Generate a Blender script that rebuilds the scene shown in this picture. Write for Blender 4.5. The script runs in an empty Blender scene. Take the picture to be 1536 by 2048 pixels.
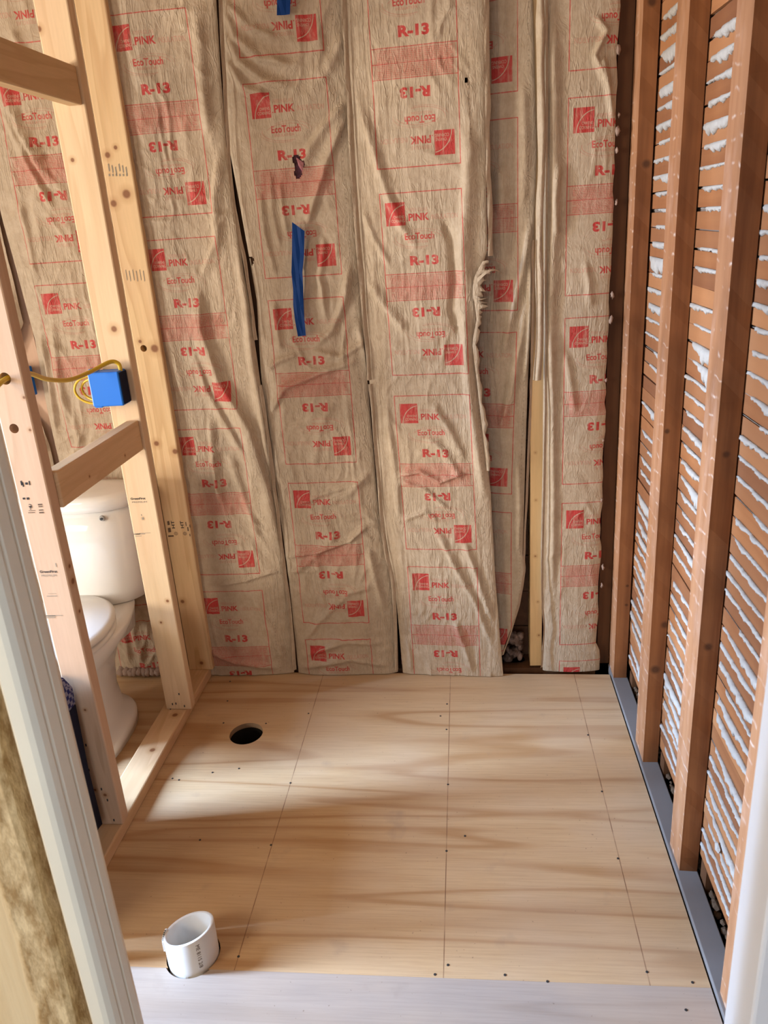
import bpy, bmesh, math, random
import numpy as np
from mathutils import Vector, Matrix

# ------------------------------------------------------------------ camera, world, lights, exposure
scn = bpy.context.scene
COL = scn.collection
FPX, CX, CY, CAMZ = 1564.0, 768.0, 1024.0, 1.53
_d = np.array([922 - CX, 433 - CY, FPX]); _v = np.array([1055 - CX, 5240 - CY, FPX])
_v /= np.linalg.norm(_v); _d -= _v * (_d @ _v); _d /= np.linalg.norm(_d)
CAM = np.array([np.cross(_v, _d), _d, -_v])          # rows: world x, y, z in camera axes (x right, y down, z forward)
CAMO = np.array([0.0, 0.0, CAMZ])
cd = bpy.data.cameras.new('camera'); cam = bpy.data.objects.new('camera', cd); COL.objects.link(cam)
cd.sensor_fit = 'VERTICAL'; cd.sensor_height = 36.0; cd.lens = FPX / 2048 * 36.0
cd.clip_start = 0.05
cam.matrix_world = Matrix(((CAM[0, 0], -CAM[0, 1], -CAM[0, 2], 0), (CAM[1, 0], -CAM[1, 1], -CAM[1, 2], 0),
                           (CAM[2, 0], -CAM[2, 1], -CAM[2, 2], CAMZ), (0, 0, 0, 1)))
cd.dof.use_dof = True; cd.dof.focus_distance = 2.3; cd.dof.aperture_fstop = 11.0
scn.camera = cam

scn.view_settings.view_transform = 'Standard'; scn.view_settings.look = 'None'
scn.view_settings.gamma = 1.0; scn.view_settings.use_curve_mapping = False
scn.view_settings.exposure = -0.12

w = bpy.data.worlds.new('daylight'); scn.world = w; w.use_nodes = True
w.node_tree.nodes['Background'].inputs[0].default_value = (0.80, 0.88, 1.0, 1)
w.node_tree.nodes['Background'].inputs[1].default_value = 1.0

def area(name, loc, target, sx, sy, power, color):
    l = bpy.data.lights.new(name, 'AREA'); l.shape = 'RECTANGLE'; l.size = sx; l.size_y = sy
    l.energy = power; l.color = color
    o = bpy.data.objects.new(name, l); COL.objects.link(o); o.location = loc
    o.rotation_euler = (Vector(target) - Vector(loc)).to_track_quat('-Z', 'Y').to_euler()
    return o
area('window_daylight', (-5.2, 0.80, 2.9), (-1.0, 1.62, 0.9), 0.6, 3.0, 1750, (0.46, 0.67, 1.0))
area('ground_bounce', (-4.6, 0.40, 0.8), (-0.5, 1.9, 1.5), 1.4, 1.2, 350, (1.0, 0.93, 0.82))      # sunlit ground outside the window
area('work_lamp', (-2.20, -0.30, 1.75), (-0.45, 2.4, 1.15), 0.85, 0.85, 36, (1.0, 0.86, 0.69))
area('hall_daylight', (-0.25, -1.45, 1.35), (0.0, 1.0, 0.7), 1.0, 1.2, 24, (0.80, 0.90, 1.0))

def bk(px, py, Y):                                    # photo pixel -> point on the vertical plane y = Y
    r = CAM @ np.array([px - CX, py - CY, FPX]); t = Y / r[1]
    p = CAMO + t * r
    return float(p[0]), float(p[1]), float(p[2])
def fl(px, py, z=0.0):                                # photo pixel -> point on the floor
    r = CAM @ np.array([px - CX, py - CY, FPX]); t = (z - CAMZ) / r[2]
    p = CAMO + t * r
    return float(p[0]), float(p[1]), float(p[2])

# ------------------------------------------------------------------ helpers
rnd = random.Random(7)
def link(name, me, mat=None, parent=None, loc=(0, 0, 0), rot=(0, 0, 0)):
    o = bpy.data.objects.new(name, me); COL.objects.link(o)
    o.location = loc; o.rotation_euler = rot
    if mat is not None and me is not None:
        for m in (mat if isinstance(mat, (list, tuple)) else [mat]): me.materials.append(m)
    if parent is not None: o.parent = parent
    return o
def tag(o, label, cat, group=None, kind=None):
    if label: o['label'] = label
    if cat: o['category'] = cat
    if group: o['group'] = group
    if kind: o['kind'] = kind
    return o
def thing(name, label, cat, loc=(0, 0, 0), group=None):
    return tag(link(name, None, loc=loc), label, cat, group)
def struct(name, me=None, mat=None, loc=(0, 0, 0)):
    o = link(name, me, mat, loc=loc); o['kind'] = 'structure'; return o
def mesh_of(bm, name='m', smooth=False):
    me = bpy.data.meshes.new(name); bmesh.ops.recalc_face_normals(bm, faces=bm.faces[:]); bm.to_mesh(me); bm.free()
    if smooth: me.polygons.foreach_set('use_smooth', [True] * len(me.polygons))
    return me
def box_bm(x0, x1, y0, y1, z0, z1, bev=0.0, seg=2, bm=None):
    b = bmesh.new()
    bmesh.ops.create_cube(b, size=1.0)
    for v in b.verts:
        v.co = Vector(((x0 + x1) / 2 + v.co.x * (x1 - x0), (y0 + y1) / 2 + v.co.y * (y1 - y0), (z0 + z1) / 2 + v.co.z * (z1 - z0)))
    if bev: bmesh.ops.bevel(b, geom=b.edges[:], offset=bev, segments=seg, affect='EDGES', profile=0.5)
    if bm is None: return b
    tmp = bpy.data.meshes.new('t'); b.to_mesh(tmp); b.free(); bm.from_mesh(tmp); bpy.data.meshes.remove(tmp)
    return bm
def box(name, x0, x1, y0, y1, z0, z1, mat, parent=None, bev=0.0):
    cx, cy = (x0 + x1) / 2, (y0 + y1) / 2
    me = mesh_of(box_bm(x0 - cx, x1 - cx, y0 - cy, y1 - cy, 0, z1 - z0, bev), name)
    return link(name, me, mat, parent, (cx, cy, z0) if parent is None else tuple(Vector((cx, cy, z0)) - Vector(parent.location)))
def loft_bm(secs, cap0=True, cap1=True, bm=None):
    bm = bm or bmesh.new()
    rings = [[bm.verts.new(p) for p in s] for s in secs]
    n = len(secs[0])
    for a, b in zip(rings, rings[1:]):
        for i in range(n): bm.faces.new((a[i], a[(i + 1) % n], b[(i + 1) % n], b[i]))
    if cap0: bm.faces.new(rings[0][::-1])
    if cap1: bm.faces.new(rings[-1])
    return bm
def tube_bm(pts, r, n=8, bm=None):
    pts = [Vector(p) for p in pts]; secs = []
    up = Vector((0.13, 0.21, 0.97))
    for i, p in enumerate(pts):
        t = (pts[min(i + 1, len(pts) - 1)] - pts[max(i - 1, 0)]).normalized()
        a = t.cross(up).normalized(); b = t.cross(a)
        rr = r[i] if isinstance(r, (list, tuple)) else r
        secs.append([p + a * math.cos(k * 2 * math.pi / n) * rr + b * math.sin(k * 2 * math.pi / n) * rr for k in range(n)])
    return loft_bm(secs, bm=bm)
def spline(pts, n=8):
    P = [Vector(p) for p in pts]; out = []
    for i in range(len(P) - 1):
        p0, p1, p2, p3 = P[max(i - 1, 0)], P[i], P[i + 1], P[min(i + 2, len(P) - 1)]
        for k in range(n):
            t = k / n
            out.append(0.5 * ((2 * p1) + (p2 - p0) * t + (2 * p0 - 5 * p1 + 4 * p2 - p3) * t * t + (3 * p1 - p0 - 3 * p2 + p3) * t ** 3))
    out.append(P[-1]); return out

# numpy value noise
def _hash(ix, iy, seed):
    h = (ix.astype(np.int64) * 374761393 + iy.astype(np.int64) * 668265263 + seed * 1442695041) & 0xffffffff
    h = ((h ^ (h >> 13)) * 1274126177) & 0xffffffff
    return ((h ^ (h >> 16)) & 0xffff) / 65535.0
def vnoise(x, y, seed=0):
    x = np.asarray(x, float); y = np.asarray(y, float)
    ix, iy = np.floor(x), np.floor(y); fx, fy = x - ix, y - iy
    fx = fx * fx * fx * (fx * (6 * fx - 15) + 10); fy = fy * fy * fy * (fy * (6 * fy - 15) + 10)
    a, b = _hash(ix, iy, seed), _hash(ix + 1, iy, seed); c, d = _hash(ix, iy + 1, seed), _hash(ix + 1, iy + 1, seed)
    return (a * (1 - fx) + b * fx) * (1 - fy) + (c * (1 - fx) + d * fx) * fy
def ridged(x, y, seed=0): return 1 - np.abs(2 * vnoise(x, y, seed) - 1)

# ------------------------------------------------------------------ materials
class NT:
    def __init__(s, name, rough=0.6, spec=0.3):
        s.m = bpy.data.materials.new(name); s.m.use_nodes = True; s.t = s.m.node_tree; s.b = s.t.nodes['Principled BSDF']
        s.b.inputs['Roughness'].default_value = rough; s.b.inputs['Specular IOR Level'].default_value = spec
    def n(s, typ, **kw):
        nd = s.t.nodes.new(typ)
        for k, v in kw.items():
            if k.startswith('i_'):
                key = k[2:]; key = int(key) if key.isdigit() else key.replace('_', ' ')
                if hasattr(v, 'links') or isinstance(v, bpy.types.NodeSocket): s.t.links.new(v, nd.inputs[key])
                else: nd.inputs[key].default_value = v
            else: setattr(nd, k, v)
        return nd
    def math(s, op, a, b=0.0, c=None):
        nd = s.n('ShaderNodeMath', operation=op)
        for i, x in enumerate((a, b) if c is None else (a, b, c)):
            if isinstance(x, bpy.types.NodeSocket): s.t.links.new(x, nd.inputs[i])
            else: nd.inputs[i].default_value = x
        return nd.outputs[0]
    def mix(s, f, a, b, mode='MIX'):
        nd = s.n('ShaderNodeMix', data_type='RGBA', blend_type=mode)
        for i, x in ((0, f), (6, a), (7, b)):
            if isinstance(x, bpy.types.NodeSocket): s.t.links.new(x, nd.inputs[i])
            else: nd.inputs[i].default_value = x if i == 0 else (*x, 1)
        return nd.outputs[2]
    def coord(s, kind='Object', scale=(1, 1, 1), loc=(0, 0, 0)):
        tc = s.n('ShaderNodeTexCoord')
        mp = s.n('ShaderNodeMapping', i_Vector=tc.outputs[kind]); mp.inputs['Scale'].default_value = scale; mp.inputs['Location'].default_value = loc
        return mp.outputs[0]
    def noise(s, vec, scale=1, detail=4, rough=0.55, dist=0.0):
        return s.n('ShaderNodeTexNoise', i_Vector=vec, i_Scale=scale, i_Detail=detail, i_Roughness=rough, i_Distortion=dist).outputs[0]
    def ramp(s, f, stops):
        nd = s.n('ShaderNodeValToRGB'); s.t.links.new(f, nd.inputs[0]); e = nd.color_ramp.elements
        while len(e) < len(stops): e.new(0.5)
        for el, (p, c) in zip(e, stops):
            el.position = p; el.color = (*c, 1) if hasattr(c, '__len__') else (c, c, c, 1)
        return nd.outputs[0]
    def maprange(s, v, a, b, c=0.0, d=1.0):
        nd = s.n('ShaderNodeMapRange'); s.t.links.new(v, nd.inputs[0])
        for i, x in enumerate((a, b, c, d)): nd.inputs[i + 1].default_value = x
        return nd.outputs[0]
    def base(s, c):
        if isinstance(c, bpy.types.NodeSocket): s.t.links.new(c, s.b.inputs['Base Color'])
        else: s.b.inputs['Base Color'].default_value = (*c, 1)
    def bump(s, h, strength=0.3, dist=0.002):
        nd = s.n('ShaderNodeBump', i_Strength=strength, i_Distance=dist, i_Height=h)
        s.t.links.new(nd.outputs[0], s.b.inputs['Normal'])
def plain(name, c, rough=0.6, spec=0.3, bumpscale=None, bs=0.2):
    m = NT(name, rough, spec)
    n = m.noise(m.coord(), 9, 4)
    m.base(m.mix(m.maprange(n, 0.3, 0.7, 0, 0.35), c, tuple(x * 0.85 for x in c)))
    if bumpscale: m.bump(m.noise(m.coord(), bumpscale, 3), bs, 0.002)
    return m.m
def lin(r, g, b): return tuple(((x / 255) / 12.92 if x <= 10 else (((x / 255) + 0.055) / 1.055) ** 2.4) for x in (r, g, b))

def lumber(name, axis='z', c1=(0.74, 0.53, 0.31), c2=(0.58, 0.37, 0.19), knots=(), seed=0.0, rings=True):
    """Fresh softwood: long growth-ring figure along one axis, knots at given local points (x, y, z, radius)."""
    m = NT(name, 0.55, 0.25)
    a, l = 1.0, 0.07
    sc = {'z': (a, a, l), 'y': (a, l, a), 'x': (l, a, a)}[axis]
    v = m.coord('Object', sc, (seed, seed * 1.7, seed * 0.37))
    n = m.noise(v, 9, 3, 0.5, 0.3)
    ring = m.math('FRACT', m.math('MULTIPLY', n, 7.0))
    ring = m.ramp(ring, [(0.0, 0.0), (0.55, 0.25), (0.9, 1.0), (1.0, 0.0)])
    fine = m.noise(v, 160, 2)
    col = m.mix(m.math('MULTIPLY', ring, 0.55 if rings else 0.25), c1, c2)
    col = m.mix(m.maprange(fine, 0.35, 0.75, 0, 0.28), col, tuple(x * 0.72 for x in c1))
    blot = m.noise(m.coord('Object', (1, 1, 0.6), (seed, 0, 0)), 5, 2)
    col = m.mix(m.maprange(blot, 0.45, 0.75, 0, 0.25), col, (0.62, 0.36, 0.24))
    tc = m.coord('Object')
    for (kx, ky, kz, kr) in knots:
        d = m.n('ShaderNodeVectorMath', operation='DISTANCE'); m.t.links.new(tc, d.inputs[0]); d.inputs[1].default_value = (kx, ky, kz)
        dd = m.math('ADD', d.outputs['Value'], m.math('MULTIPLY', m.math('SUBTRACT', n, 0.5), kr * 0.7))
        col = m.mix(m.maprange(dd, kr * 0.6, kr * 2.4, 0.55, 0), col, (0.42, 0.22, 0.09))
        col = m.mix(m.maprange(dd, kr * 0.55, kr * 1.0, 0.9, 0), col, (0.20, 0.075, 0.03))
    m.base(col); m.bump(fine, 0.12, 0.001)
    return m.m

def oldwood(name, c1, c2, axis='z', streaks=0.0, random_tone=0.0, knots=()):
    m = NT(name, 0.65, 0.2)
    sc = {'z': (1, 1, 0.05), 'y': (1, 0.05, 1)}[axis]
    v = m.coord('Object', sc)
    n = m.noise(v, 28, 5, 0.6)
    col = m.mix(m.maprange(n, 0.3, 0.72), c1, c2)
    big = m.noise(m.coord('Object', (1, 1, 0.5)), 6, 3)
    col = m.mix(m.maprange(big, 0.5, 0.72, 0, 0.6), col, tuple(x * 0.5 for x in c2))
    if random_tone:
        r = m.n('ShaderNodeObjectInfo').outputs['Random']
        col = m.mix(m.maprange(r, 0, 1, 0, random_tone), col, (0.13, 0.05, 0.028))
        r2 = m.math('FRACT', m.math('MULTIPLY', r, 17.3))
        col = m.mix(m.maprange(r2, 0.4, 1, 0, random_tone * 0.8), col, (0.52, 0.25, 0.11))
    if streaks:                                         # pale plaster ghosts left where lath used to cross
        g = m.n('ShaderNodeNewGeometry'); xyz = m.n('ShaderNodeSeparateXYZ', i_0=g.outputs['Position'])
        jit = m.noise(m.coord('Object', (1, 1, 1)), 13, 2)
        zz = m.math('ADD', xyz.outputs[2], m.math('MULTIPLY', jit, 0.05))
        f = m.math('ABSOLUTE', m.math('SUBTRACT', m.math('FRACT', m.math('MULTIPLY', zz, 1 / 0.0413)), 0.5))
        f = m.maprange(f, 0.40, 0.5, 0, 1)
        brk = m.maprange(m.noise(m.coord('Object', (14, 14, 3)), 2.2, 3), 0.50, 0.66, 0, 1)
        col = m.mix(m.math('MULTIPLY', m.math('MULTIPLY', f, brk), streaks), col, (0.80, 0.70, 0.62))
        dust = m.maprange(m.noise(m.coord('Object', (3, 3, 1.2)), 6, 4), 0.48, 0.75, 0, 0.55 * streaks)
        col = m.mix(dust, col, (0.66, 0.46, 0.36))
    tc = m.coord('Object')
    for (kx, ky, kz, kr) in knots:
        d = m.n('ShaderNodeVectorMath', operation='DISTANCE'); m.t.links.new(tc, d.inputs[0]); d.inputs[1].default_value = (kx, ky, kz)
        col = m.mix(m.maprange(m.math('ADD', d.outputs['Value'], m.math('MULTIPLY', n, kr * 0.6)), kr * 0.8, kr * 1.5, 0.8, 0), col, (0.06, 0.025, 0.012))
    m.base(col); m.bump(n, 0.25, 0.0015)
    return m.m

def plywood(name, lines=(), seed=0.0, pale=0.0):
    m = NT(name, 0.5, 0.35)
    v = m.coord('Object', (0.30, 3.6, 1), (seed, seed * 2.1, 0))
    n = m.noise(v, 1.25, 2.6, 0.45, 0.30)
    f = m.math('FRACT', m.math('MULTIPLY', n, 7.5))
    band = m.ramp(f, [(0.0, 0.85), (0.10, 0.25), (0.55, 0.05), (0.80, 0.35), (0.93, 0.95), (1.0, 0.85)])
    c1, c2 = (0.60, 0.405, 0.225), (0.39, 0.205, 0.085)
    if pale: c1, c2 = (0.42, 0.345, 0.295), (0.35, 0.275, 0.225)
    col = m.mix(m.math('MULTIPLY', band, 0.85), c1, c2)
    fine = m.noise(m.coord('Object', (0.8, 26, 1), (seed, 0, 0)), 7, 4, 0.7)
    col = m.mix(m.maprange(fine, 0.42, 0.72, 0, 0.30), col, tuple(x * 0.62 for x in c2))
    big = m.noise(m.coord('Object', (1, 1.6, 1), (seed * 3, 4, 0)), 2.2, 3)
    col = m.mix(m.maprange(big, 0.42, 0.70, 0, 0.45), col, (0.56, 0.42, 0.30))
    stain = m.noise(m.coord('Object', (1, 1, 1), (seed, 9, 0)), 8, 4)
    col = m.mix(m.maprange(stain, 0.64, 0.78, 0, 0.35), col, (0.25, 0.19, 0.15))
    speck = m.noise(m.coord('Object', (1, 1, 1), (3, seed, 0)), 120, 1)
    col = m.mix(m.maprange(speck, 0.74, 0.80, 0, 0.5), col, (0.12, 0.07, 0.04))
    tc = m.n('ShaderNodeTexCoord'); xyz = m.n('ShaderNodeSeparateXYZ', i_0=tc.outputs['Object'])
    brk = m.maprange(m.noise(m.coord('Object', (30, 6, 1)), 3, 2), 0.30, 0.6, 0.25, 0.85)
    for (x0, slope) in lines:
        d = m.math('ABSOLUTE', m.math('SUBTRACT', xyz.outputs[0], m.math('ADD', m.math('MULTIPLY', xyz.outputs[1], slope), x0)))
        col = m.mix(m.math('MULTIPLY', m.maprange(d, 0.0006, 0.0016, 1, 0), brk), col, (0.17, 0.075, 0.04))
    m.base(col); m.bump(m.math('ADD', fine, m.math('MULTIPLY', f, 0.15)), 0.12, 0.001)
    return m.m

# ------------------------------------------------------------------ the print on the kraft paper, drawn once as a repeating tile
PX, TU0, TW, PER = 1600, -0.11, 0.46, 0.589          # pixels per metre, left edge, width and period of the tile (metres)
TWp, THp = int(TW * PX), int(PER * PX)
red = np.zeros((THp * 2, TWp * 2), np.float32); grey = np.zeros_like(red); S2 = PX * 2
def text_tris(s, bold):
    c = bpy.data.curves.new('glyphs', 'FONT'); c.body = s; c.size = 1.0; c.offset = bold; c.fill_mode = 'FRONT'; c.resolution_u = 3
    o = bpy.data.objects.new('glyphs', c); COL.objects.link(o)
    me = bpy.data.meshes.new_from_object(o.evaluated_get(bpy.context.evaluated_depsgraph_get()))
    me.calc_loop_triangles()
    v = np.zeros(len(me.vertices) * 3); me.vertices.foreach_get('co', v); v = v.reshape(-1, 3)[:, :2]
    t = np.zeros(len(me.loop_triangles) * 3, np.int32); me.loop_triangles.foreach_get('vertices', t); t = t.reshape(-1, 3)
    bpy.data.objects.remove(o); bpy.data.curves.remove(c); bpy.data.meshes.remove(me)
    return v, t
def fill_tri(buf, P, a):
    P = P * S2
    x0, y0 = np.floor(P.min(0)).astype(int); x1, y1 = np.ceil(P.max(0)).astype(int) + 1
    x0, y0 = max(x0, 0), max(y0, 0); x1, y1 = min(x1, buf.shape[1]), min(y1, buf.shape[0])
    if x1 <= x0 or y1 <= y0: return
    gx, gy = np.meshgrid(np.arange(x0, x1) + 0.5, np.arange(y0, y1) + 0.5)
    def e(p, q): return (q[0] - p[0]) * (gy - p[1]) - (q[1] - p[1]) * (gx - p[0])
    a0, a1, a2 = e(P[0], P[1]), e(P[1], P[2]), e(P[2], P[0])
    ins = ((a0 >= 0) & (a1 >= 0) & (a2 >= 0)) | ((a0 <= 0) & (a1 <= 0) & (a2 <= 0))
    buf[y0:y1, x0:x1][ins] = a
BW, BH = 0.235, 0.523
def place(u, t, rot):                                  # box coordinates -> tile coordinates, optionally turned by 180 degrees
    return ((BW - u) if rot else u) - TU0, ((BH - t) if rot else t) + 0.02
def word(s, u0, u1, base, cap, a, rot, bold=0.0, buf=None, neg=False):
    v, t = text_tris(s, bold)
    v = v - v.min(0); v = v / v.max(0); b = red if buf is None else buf
    P = np.array([place(u0 + q[0] * (u1 - u0), base - q[1] * cap, rot) for q in v])
    for k in t: fill_tri(b, P[k], 0.0 if neg else a)
def poly(pts, wd, a, rot, neg=False):
    pts = [np.array(place(u, t, rot)) for u, t in pts]
    for p, q in zip(pts, pts[1:]):
        d = q - p; L = np.hypot(*d)
        if L < 1e-9: continue
        n = np.array([-d[1], d[0]]) / L * wd / 2; ex = d / L * wd * 0.3
        fill_tri(red, np.array([p - ex - n, q + ex - n, q + ex + n]), 0.0 if neg else a); fill_tri(red, np.array([p - ex - n, q + ex + n, p - ex + n]), 0.0 if neg else a)
def rect(u0, u1, t0, t1, a, rot=False):
    P = [np.array(place(*c, rot)) for c in ((u0, t0), (u1, t0), (u1, t1), (u0, t1))]
    fill_tri(red, np.array([P[0], P[1], P[2]]), a); fill_tri(red, np.array([P[0], P[2], P[3]]), a)
def arc(cu, ct, ru, rt, a0, a1, n=14): return [(cu + ru * math.cos(math.radians(a0 + (a1 - a0) * i / n)), ct + rt * math.sin(math.radians(a0 + (a1 - a0) * i / n))) for i in range(n + 1)]
prnd = random.Random(3)
rect(0.006, BW - 0.006, 0.226, 0.298, 0.26)
for k in range(15):                                    # fine print too small to read
    t = 0.2295 + k * 0.0045; u = 0.016 + (0.0 if k % 5 else 0.01)
    while u < BW - 0.02:
        L = prnd.uniform(0.004, 0.016); rect(u, min(u + L, BW - 0.012), t, t + 0.0022, 0.62); u += L + 0.002
for t in (0.2235, 0.2615, 0.2995): poly([(0, t), (BW, t)], 0.0024, 0.85, False)
poly([(0, 0), (BW, 0), (BW, BH), (0, BH), (0, 0)], 0.0026, 0.9, False)
for rot in (False, True):
    rect(0.014, 0.071, 0.025, 0.088, 1.0, rot)
    poly(arc(0.076, 0.090, 0.054, 0.058, 180, 262), 0.0022, 0, rot, True)
    word('OWENS', 0.037, 0.068, 0.0685, 0.0078, 0, rot, 0.004, None, True)
    word('CORNING', 0.030, 0.069, 0.0795, 0.0085, 0, rot, 0.004, None, True)
    word('FIBERGLAS', 0.079, 0.136, 0.0525, 0.0095, 0.40, rot)
    word('PINK', 0.080, 0.140, 0.0775, 0.0200, 1.0, rot, 0.034)
    rect(0.0745, 0.0775, 0.0745, 0.0775, 0.9, rot)
    word('INSULATION', 0.146, 0.222, 0.0765, 0.0135, 0.42, rot)
    word('EcoTouch', 0.066, 0.152, 0.1290, 0.0190, 0.95, rot, 0.03)
    word('INSULATION', 0.074, 0.132, 0.1385, 0.0065, 0.6, rot)
    poly(arc(0.112, 0.128, 0.062, 0.022, 200, 350), 0.0011, 0.5, rot); poly(arc(0.118, 0.126, 0.066, 0.026, 235, 372), 0.0009, 0.4, rot)
    poly(arc(0.104, 0.124, 0.066, 0.026, 65, 190), 0.0011, 0.55, rot); poly(arc(0.100, 0.122, 0.072, 0.032, 70, 165), 0.0009, 0.4, rot)
    word('R-13', 0.077, 0.161, 0.2010, 0.0275, 1.0, rot, 0.05)
for k in range(34):                                    # tiny code lettering along the edge of the sheet
    t = 0.05 + k * 0.0125
    p = np.array(place(0.262 + prnd.uniform(-0.001, 0.001), t, False))
    h, wv = 0.0035, 0.005 * prnd.uniform(0.4, 1)
    fill_tri(grey, np.array([p, p + [wv, 0], p + [wv, h]]), 0.55); fill_tri(grey, np.array([p, p + [wv, h], p + [0, h]]), 0.55)
def down(b): return b.reshape(THp, 2, TWp, 2).mean((1, 3))
img = bpy.data.images.new('kraft_print', TWp, THp, float_buffer=False); img.colorspace_settings.name = 'Non-Color'
_p = np.zeros((THp, TWp, 4), np.float32); _p[..., 0] = down(red); _p[..., 1] = down(grey); _p[..., 3] = 1
img.pixels.foreach_set(_p[::-1].ravel()); img.update(); img.pack()

def kraft(name, crepe=0.5, ink=1.0):
    m = NT(name, 0.62, 0.28)
    uv = m.n('ShaderNodeTexCoord').outputs['UV']
    tx = m.n('ShaderNodeTexImage', image=img, extension='REPEAT', interpolation='Linear', i_Vector=uv)
    ch = m.n('ShaderNodeSeparateColor', i_0=tx.outputs[0])
    ob = m.coord('Object')
    f1 = m.noise(ob, 34, 4, 0.7); f2 = m.noise(m.coord('Object', (1, 1, 0.35)), 260, 2)
    col = m.mix(m.maprange(f1, 0.3, 0.7), (0.515, 0.405, 0.290), (0.425, 0.322, 0.218))
    col = m.mix(m.maprange(f2, 0.35, 0.75, 0, 0.25), col, (0.345, 0.245, 0.155))
    cr = m.noise(m.coord('Object', (1, 1, 0.10), (0.3, 0, 0)), 95, 3, 0.6)
    crw = m.maprange(m.noise(m.coord('Object', (1, 1, 0.8), (5, 0, 0)), 4.5, 2), 0.38, 0.6, 0.15, 1)
    wear = m.math('MULTIPLY', m.maprange(f1, 0.25, 0.5, 0.62, 1.0), m.maprange(cr, 0.30, 0.46, 0.55, 1.0))
    k = m.math('MULTIPLY', m.math('MULTIPLY', ch.outputs[0], wear), 0.92 * ink)
    col = m.mix(k, col, (0.46, 0.020, 0.022))
    col = m.mix(m.math('MULTIPLY', m.math('MULTIPLY', ch.outputs[1], wear), 0.6 * ink), col, (0.10, 0.08, 0.06))
    m.base(col)
    crm = m.noise(m.coord('Object', (1, 1, 0.6)), 26, 3, 0.6, 1.2)
    rid = m.math('ABSOLUTE', m.math('SUBTRACT', crm, 0.5))
    h = m.math('ADD', m.math('MULTIPLY', m.math('MULTIPLY', cr, crw), 1.6 * crepe), m.math('MULTIPLY', m.maprange(rid, 0, 0.12, 0, 1), 0.25))
    crm2 = m.noise(m.coord('Object', (1, 1, 0.13), (2, 0, 3)), 60, 2, 0.5, 0.5)
    line = m.maprange(m.math('ABSOLUTE', m.math('SUBTRACT', crm2, 0.5)), 0.0, 0.035, 1, 0)
    h = m.math('ADD', h, m.math('MULTIPLY', m.math('MULTIPLY', line, crw), 0.55))
    h = m.math('ADD', h, m.math('MULTIPLY', f2, 0.12))
    m.bump(h, 0.75, 0.0028)
    return m.m

KR = kraft('kraft_paper'); KR_CREPE = kraft('kraft_paper_creped', 1.1); KR_PLAIN = kraft('kraft_paper_plain', 0.45, 0.0)
M_PINK = NT('pink_fiberglass', 0.95, 0.0)
M_PINK.base(M_PINK.mix(M_PINK.maprange(M_PINK.noise(M_PINK.coord(), 45, 5), 0.35, 0.65), (0.62, 0.25, 0.30), (0.30, 0.13, 0.11)))
M_PINK.bump(M_PINK.noise(M_PINK.coord(), 130, 4, 0.8), 0.9, 0.006); M_PINK = M_PINK.m
M_TUFT = plain('dusty_fiberglass', (0.34, 0.24, 0.19), 0.95, 0.0, 150, 0.9)
M_SHEATH = oldwood('old_sheathing', (0.16, 0.07, 0.035), (0.09, 0.04, 0.02), 'y')
M_STUDDARK = oldwood('old_wood_with_shade', (0.15, 0.065, 0.028), (0.09, 0.04, 0.018))  # dark old wood, with gap and corner shade put into the tone
M_OLDSIDE = oldwood('old_stud_side', (0.34, 0.145, 0.062), (0.25, 0.10, 0.042))
M_OLDFACE = oldwood('old_stud_face', (0.47, 0.240, 0.120), (0.31, 0.135, 0.062), streaks=0.6)
M_LATH = oldwood('old_lath', (0.39, 0.165, 0.064), (0.28, 0.105, 0.040), 'y', random_tone=0.6)
M_PLASTER = plain('plaster', (0.50, 0.475, 0.44), 0.9, 0.08, 220, 0.9)
M_GREY = plain('grey_painted_sill', (0.205, 0.185, 0.178), 0.7, 0.2, 30, 0.3)
M_PLYEDGE = plain('plywood_edge', (0.30, 0.19, 0.11), 0.8, 0.1)
M_WHITE = plain('white_trim_paint', (0.84, 0.85, 0.76), 0.38, 0.45, 25, 0.06)
M_WHITEB = plain('white_door_paint', (0.78, 0.84, 0.93), 0.4, 0.45)
M_CER = NT('white_vitreous_china', 0.08, 0.6); M_CER.base((0.86, 0.85, 0.83)); M_CER = M_CER.m
M_SEAT = NT('white_seat_plastic', 0.25, 0.5); M_SEAT.base((0.80, 0.79, 0.76)); M_SEAT = M_SEAT.m
M_PVC = plain('white_pvc', (0.78, 0.77, 0.74), 0.35, 0.4)
M_BLUE = plain('blue_box_plastic', (0.012, 0.16, 0.62), 0.4, 0.4)
M_TAPE = plain('blue_tape', (0.010, 0.075, 0.33), 0.55, 0.25, 60, 0.25)
M_YEL = plain('yellow_cable_jacket', (0.62, 0.40, 0.02), 0.4, 0.4)
M_INK = plain('black_ink', (0.035, 0.03, 0.03), 0.7, 0.1)
M_INKG = plain('faded_ink', (0.30, 0.25, 0.19), 0.7, 0.1)
M_INKM = plain('brown_ink', (0.14, 0.09, 0.06), 0.7, 0.1)
M_DARK = plain('dark_metal', (0.03, 0.03, 0.03), 0.5, 0.4)
M_STEEL = plain('steel', (0.35, 0.34, 0.33), 0.35, 0.5)
M_NAVY = plain('navy_cloth_and_box_shade', (0.014, 0.016, 0.035), 0.8, 0.1, 50, 0.4)
M_RUB = plain('rubble_mix', (0.13, 0.085, 0.055), 0.9, 0.1, 60, 0.6)
M_BROWNCOAT = plain('brown_coat_plaster', (0.27, 0.21, 0.17), 0.95, 0.05, 120, 0.6)
M_VOID = plain('crawlspace_soil', (0.012, 0.010, 0.008), 0.95, 0.0)
M_WALLP = plain('drywall', (0.62, 0.56, 0.47), 0.8, 0.2)
M_CEIL = plain('ceiling_boards', (0.55, 0.40, 0.26), 0.8, 0.2)

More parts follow.
